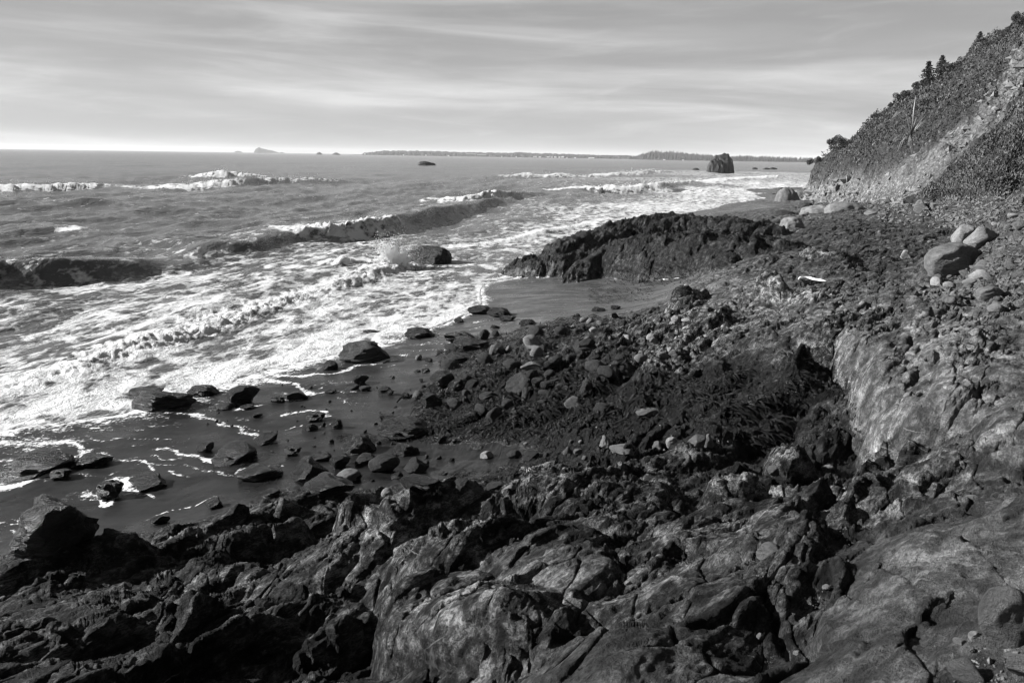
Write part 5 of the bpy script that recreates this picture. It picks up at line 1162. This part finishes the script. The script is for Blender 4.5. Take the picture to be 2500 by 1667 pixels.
# ------------------------------------------------------------------ plants on the hillside
def leaf_cloud(name, pts, size, mat_, seed, kind='stuff', parent=None, up=.5):
    rnd = np.random.RandomState(seed); n = len(pts)
    a = rnd.normal(size=(n, 3)); a /= np.linalg.norm(a, axis=1)[:, None]; b = rnd.normal(size=(n, 3)); b -= (a*b).sum(1)[:, None]*a; b /= np.linalg.norm(b, axis=1)[:, None]
    a[:, 2] = np.abs(a[:, 2])*(1+up); a /= np.linalg.norm(a, axis=1)[:, None]
    s = (size*rnd.uniform(.6, 1.4, n))[:, None] if np.ndim(size) == 0 else (size*rnd.uniform(.6, 1.4, n))[:, None]
    V = np.stack([pts-b*s*.35, pts+b*s*.35, pts+a*s], 1).reshape(-1, 3); Fc = np.arange(3*n).reshape(-1, 3)
    return obj_np(name, V, Fc, mat_, parent, smooth=False)
def hillside_plants():
    rnd = np.random.RandomState(21)
    n = 260000; y = rnd.uniform(44, 128, n); t = 1.5+rnd.uniform(0, 1, n)**.8*50; x = np.interp(y, FOOT[:, 1], FOOT[:, 0]) + t
    sp, sz = seg_dist(x, y, SPUR); onsp = (sz-.62*sp) > (survey(x, y)[0]+hill(x, y)[0])
    z = ground(x, y)[0]; k = (bare(np.stack([x, y, z], 1)) + .15*rnd.normal(size=n) < .35) & ~onsp & (x < .70*y); x, y, z = x[k], y[k], z[k]
    clump = fbm2(x/2.6, y/2.6, 4, 41); hgt = np.clip(.15+1.3*np.maximum(clump, 0), .1, 1.3)
    pts = np.stack([x, y, z + hgt*rnd.rand(len(x))**.7], 1); sz_ = .0018*y*(1+.4*rnd.rand(len(x)))
    dark = clump + .15*rnd.normal(size=len(x)) > .0
    tag(leaf_cloud('shrub_cover', pts[dark], sz_[dark], M_LEAF, 1), kind='stuff')
    tag(leaf_cloud('grass_cover', pts[~dark], sz_[~dark], M_GRASS, 2, up=2), kind='stuff')
    q = poly_points([(2232,482),(2330,398),(2430,308),(2500,238),(2570,190),(2570,470),(2480,480),(2390,492),(2300,500)], 20000, rnd); g = hit(q[:, 0], q[:, 1])
    g = g[(g[:, 1] > 30) & (g[:, 1] < 56)]; c = fbm2(g[:, 0]/1.1, g[:, 2]/1.1, 3, 44)
    g[:, 2] += np.clip(.1+.5*c, .05, .6)*rnd.rand(len(g))
    tag(leaf_cloud('grass_cover', g[c > .05], .12, M_LEAF, 3, up=1.2), kind='stuff'); tag(leaf_cloud('grass_cover', g[c <= .05], .12, M_GRASS, 4, up=1.5), kind='stuff')
hillside_plants()
def hill_point(px, py, tol=0):
    for k in range(40):            # step down to the crest line
        p = hit(np.array([float(px)]), np.array([float(py+3*k)]))[0]
        if p[1] < 135: break
    return p
def conifer(px, by, hpx, label, seed, wide=.44):
    p = hill_point(px, by); d = float(np.linalg.norm(p)); h = hpx*d/F
    rnd = np.random.RandomState(seed); root = bpy.data.objects.new('conifer_tree', None); link(root); root.location = p - np.array([0, 0, .3]); tag(root, label, 'tree', 'conifers on the hill crest')
    V, Fq = [], []
    for k in range(7):
        z0 = h*k/7; z1 = h*(k+1)/7; r0, r1 = .035*h*(1-k/7.0), .035*h*(1-(k+1)/7.2)
        b0 = len(V)
        for q in range(6): a = q*1.047; V.append((r0*math.cos(a), r0*math.sin(a), z0)); V.append((r1*math.cos(a), r1*math.sin(a), z1))
        for q in range(6): j = (q+1) % 6; Fq.append((b0+2*q, b0+2*j, b0+2*j+1, b0+2*q+1))
    obj_np('trunk', np.array(V), np.array(Fq), M_BARK, root)
    pts = []
    for k in range(26):
        f = .06+.92*k/26; L = h*wide*(1-f)**.8*rnd.uniform(.75, 1.15)
        for q in range(7):
            a = rnd.uniform(0, 6.28)
            for s in np.linspace(.1, 1, 9): pts.append((L*s*math.cos(a)+rnd.normal()*.02*h, L*s*math.sin(a)+rnd.normal()*.02*h, h*f - .14*L*s + rnd.normal()*.012*h))
    leaf_cloud('crown', np.array(pts), .07*h, M_CONIFER, seed, parent=root, up=-.2)
conifer(2262, 165, 46, 'taller pointed conifer on the crest of the hill', 1)
conifer(2297, 150, 36, 'shorter conifer right of the taller one on the crest', 2, .46)
conifer(2390, 108, 28, 'small spreading conifer high on the crest near the right edge', 3, .55)
def bush(px, by, wpx, hpx, label, seed, m=M_LEAF):
    p = hill_point(px, by); d = float(np.linalg.norm(p)); w, h = wpx*d/F, hpx*d/F; rnd = np.random.RandomState(seed)
    root = bpy.data.objects.new('bush', None); link(root); root.location = p - np.array([0, 0, .1]); tag(root, label, 'bush', 'bushes along the hill crest')
    c = []
    for k in range(9):
        cx, cy, cz, r = rnd.uniform(-.38, .38)*w, rnd.uniform(-.3, .3)*w, rnd.uniform(.25, .75)*h, rnd.uniform(.18, .3)*min(w, h)
        q = rnd.normal(size=(420, 3)); q /= np.linalg.norm(q, axis=1)[:, None]; c.append(np.array([cx, cy, cz])+q*r*rnd.uniform(.5, 1.05, (420, 1)))
    leaf_cloud('foliage', np.concatenate(c), .065*h, m, seed, parent=root)
    V, Fq = [], []
    for k in range(4):
        a = rnd.uniform(0, 6.28); b0 = len(V); r = .02*h; e = np.array([math.cos(a)*w*.25, math.sin(a)*w*.25, h*.6])
        for q in range(4): g = q*1.57; V.append((r*math.cos(g), r*math.sin(g), -.1)); V.append((e[0]+.4*r*math.cos(g), e[1]+.4*r*math.sin(g), e[2]))
        for q in range(4): j = (q+1) % 4; Fq.append((b0+2*q, b0+2*j, b0+2*j+1, b0+2*q+1))
    obj_np('stems', np.array(V), np.array(Fq), M_BARK, root)
for i, (px, by, w, h, lb) in enumerate([(2202,226,42,26,'rounded bush on the crest left of the conifers'),(2178,232,20,14,'small bush left of the rounded one on the crest'),(2050,345,64,34,'broad dark bush at the step in the lower crest'),(2320,160,46,18,'low bush right of the two conifers'),(2350,150,40,16,'flat bush between the low bush and the spreading conifer'),(2430,112,40,22,'bush right of the spreading conifer'),
    (2466,90,46,24,'scrubby bush on the upper crest'),(2498,66,40,30,'bush at the top right corner of the hill'),(1995,400,44,26,'dark bush overhanging the left end of the cliff'),(2140,290,34,14,'low bush in the middle of the crest line'),(2240,205,26,14,'little bush in front of the taller conifer')]):
    bush(px, by, w, h, lb, 40+i)
def pampas(px, by, hpx, label):
    p = hill_point(px, by); d = float(np.linalg.norm(p)); s = d/F; rnd = np.random.RandomState(6)
    root = bpy.data.objects.new('pampas_plant', None); link(root); root.location = p; tag(root, label, 'plant')
    def blades(n, L0, L1, spread, wd):
        V, Fq = [], []
        for i in range(n):
            a = rnd.uniform(0, 6.28); L = rnd.uniform(L0, L1)*s; t = rnd.uniform(.2, 1)*spread; b0 = len(V); w = wd*s
            for u in (0, .4, .75, 1.0):
                r_ = L*u*math.sin(t*(.5+.9*u)); z_ = L*u*math.cos(t*(.5+.9*u)); V.append((r_*math.cos(a)-w*(1-u*.8)*math.sin(a), r_*math.sin(a)+w*(1-u*.8)*math.cos(a), z_)); V.append((r_*math.cos(a)+w*(1-u*.8)*math.sin(a), r_*math.sin(a)-w*(1-u*.8)*math.cos(a), z_))
            for j in range(3): Fq.append((b0+2*j, b0+2*j+1, b0+2*j+3, b0+2*j+2))
        return np.array(V), np.array(Fq)
    v, f = blades(150, 26, 62, 1.5, .7); obj_np('dry_leaves', v, f, M_STRAW, root)
    v, f = blades(110, 22, 48, 1.2, .7); obj_np('green_leaves', v, f, M_LEAF, root)
    V, Fq = [], []
    for k, (z, r) in enumerate([(0, .6), (.45, .5), (.55, 1.3), (.72, 1.9), (.88, 1.3), (1.0, .2)]):
        for q in range(8): a = q*.785; V.append((r*s*math.cos(a)+.05*k*s, r*s*math.sin(a), z*hpx*s))
    for k in range(5):
        for q in range(8): Fq.append((k*8+q, k*8+(q+1) % 8, (k+1)*8+(q+1) % 8, (k+1)*8+q))
    obj_np('plume', np.array(V), np.array(Fq), M_STRAW, root)
pampas(2222, 345, 92, 'spiky pampas plant with a tall pale plume on the open slope')

# ------------------------------------------------------------------ spray, sea bird
def spray(name, label, cx, by, wpx, hpx, n, seed, cat='splash'):
    """droplets thrown up by a wave: a dense heart breaking into single drops"""
    p = at(cx, by, 0); D = float(np.linalg.norm(p-np.array([0, 0, H]))); s = D/F; rnd = np.random.RandomState(seed)
    t = np.array([(0,0,1),(.94,0,-.33),(-.47,.82,-.33),(-.47,-.82,-.33)], np.float32); f = np.array([(0,1,2),(0,2,3),(0,3,1),(3,2,1)])
    nj = 22; ang = rnd.normal(size=nj)*.36 - .06; ln = rnd.uniform(.5, 1.0, nj)*np.exp(-(ang/.95)**2); x0 = rnd.normal(size=nj)*.10
    j = rnd.randint(nj, size=n); u = rnd.rand(n)**.8; a = ang[j] + rnd.normal(size=n)*(.03+.05*u)
    x = (x0[j] + np.sin(a)*u*ln[j] + .12*np.sin(a)*u*u + rnd.normal(size=n)*(.02+.03*u))*hpx*s; z = (np.cos(a)*u*ln[j] - .10*u*u*np.abs(ang[j]) + rnd.normal(size=n)*.02)*hpx*s; y = (rnd.normal(size=nj)[j]*.12 + rnd.normal(size=n)*.05)*hpx*s
    m = rnd.rand(n) < .30; x = np.where(m, rnd.normal(size=n)*.24*hpx*s, x); z = np.where(m, np.abs(rnd.normal(size=n))*.13*hpx*s, z)      # churned white water at the foot
    r = (.010+.022*rnd.rand(n)**3)*hpx*s*np.where(u < .6, 1.5, .7)
    pts = np.stack([x, y, np.abs(z)], 1) + p
    V = (t[None]*r[:, None, None] + pts[:, None, :]).reshape(-1, 3); Fc = (f[None]+4*np.arange(n)[:, None, None]).reshape(-1, 3)
    return tag(obj_np(name, V, Fc, M_FOAM, smooth=False), label, cat)
spray('wave_splash', 'white burst of spray thrown up beside the black surf rock', 962, 656, 76, 116, 4200, 1)
def droplets():
    rnd = np.random.RandomState(31); t = np.array([(0,0,1),(.94,0,-.33),(-.47,.82,-.33),(-.47,-.82,-.33)], np.float32); f = np.array([(0,1,2),(0,2,3),(0,3,1),(3,2,1)]); P, R = [], []
    for w in BREAK:
        pts = px_line(w['p']); h = np.array(w['h']); fo = np.array(w['f'])
        for i in range(len(pts)-1):
            L = np.linalg.norm(pts[i+1]-pts[i]); d = np.linalg.norm(pts[i]); n = int(min(900, 26*L*(fo[i]+fo[i+1]+.15)*min(1, 60/d)))
            if d > 200: n = int(n*.4)
            u = rnd.rand(n)[:, None]; q = pts[i]*(1-u)+pts[i+1]*u; hh = (h[i]*(1-u[:, 0])+h[i+1]*u[:, 0])
            q = q + np.stack([rnd.normal(size=n)*.30*np.minimum(1, hh+.2), rnd.normal(size=n)*.3, hh*(.75+.45*np.abs(rnd.normal(size=n)))*1.0], 1)
            P.append(q); R.append((.006+.030*rnd.rand(n)**3)*max(.5, d/40))
            if w.get('mist'):      # fine spray hanging over the crest of the steepest waves
                n2 = int(w['mist']*26*L*min(1, 60/d)*min(1, h[i]+.1)); u = rnd.rand(n2)[:, None]; q = pts[i]*(1-u)+pts[i+1]*u; hh = h[i]*(1-u[:, 0])+h[i+1]*u[:, 0]; f_ = np.abs(rnd.normal(size=n2))
                q = q + np.stack([.984*(.15+.45*f_+.35*hh), -.176*(.15+.45*f_), hh*(1.08-.34*f_)+.05*rnd.normal(size=n2)+.06], 1); P.append(q); R.append((.005+.012*rnd.rand(n2)**2)*max(.6, d/40))
    P = np.concatenate(P); R = np.concatenate(R); n = len(P)
    V = (t[None]*R[:, None, None]+P[:, None, :]).reshape(-1, 3); tag(obj_np('wave_spray', V, (f[None]+4*np.arange(n)[:, None, None]).reshape(-1, 3), M_FOAM, smooth=False), kind='stuff')
droplets()
def seabird():
    p = at(462., 494., 0.06); D = float(np.linalg.norm(p)); s = .55
    root = bpy.data.objects.new('seabird', None); link(root); root.location = p; root.rotation_euler = (0, 0, .1); tag(root, 'small dark seabird floating alone on the open water', 'bird')
    def blob(name, c, r, seed=0):
        bm = bmesh.new(); bmesh.ops.create_uvsphere(bm, u_segments=12, v_segments=8, radius=1.0)
        for v in bm.verts: v.co = Vector((c[0]+v.co.x*r[0]*(1+.2*v.co.x), c[1]+v.co.y*r[1], c[2]+v.co.z*r[2]))
        me = bpy.data.meshes.new(name); bm.to_mesh(me); bm.free(); me.materials.append(M_WET); link(bpy.data.objects.new(name, me), root)
    blob('body', (-.1*s, 0, .02), (.55*s, .2*s, .16*s)); blob('neck', (.40*s, 0, .22*s), (.09*s, .08*s, .24*s)); blob('head', (.48*s, 0, .46*s), (.15*s, .09*s, .09*s)); blob('tail', (-.66*s, 0, .05*s), (.2*s, .1*s, .04*s))
seabird()

# ------------------------------------------------------------------ haze: the sea air between here and the far coast
def haze(density):
    bm = bmesh.new(); bmesh.ops.create_cube(bm, size=1.0)
    for v in bm.verts: v.co = Vector((v.co.x*28000, v.co.y*28000 + 0, (-5 if v.co.z < 0 else 75)))
    me = bpy.data.meshes.new('haze'); bm.to_mesh(me); bm.free()
    m = bpy.data.materials.new('sea_air'); m.use_nodes = True; nt = m.node_tree; nt.nodes.clear(); out = nt.nodes.new('ShaderNodeOutputMaterial'); v = nt.nodes.new('ShaderNodeVolumePrincipled')
    v.inputs['Color'].default_value = (.95, .95, .95, 1); v.inputs['Density'].default_value = density; v.inputs['Anisotropy'].default_value = 0.0; nt.links.new(v.outputs[0], out.inputs['Volume']); me.materials.append(m)
    tag(link(bpy.data.objects.new('haze', me)), kind='stuff')
haze(.00007)
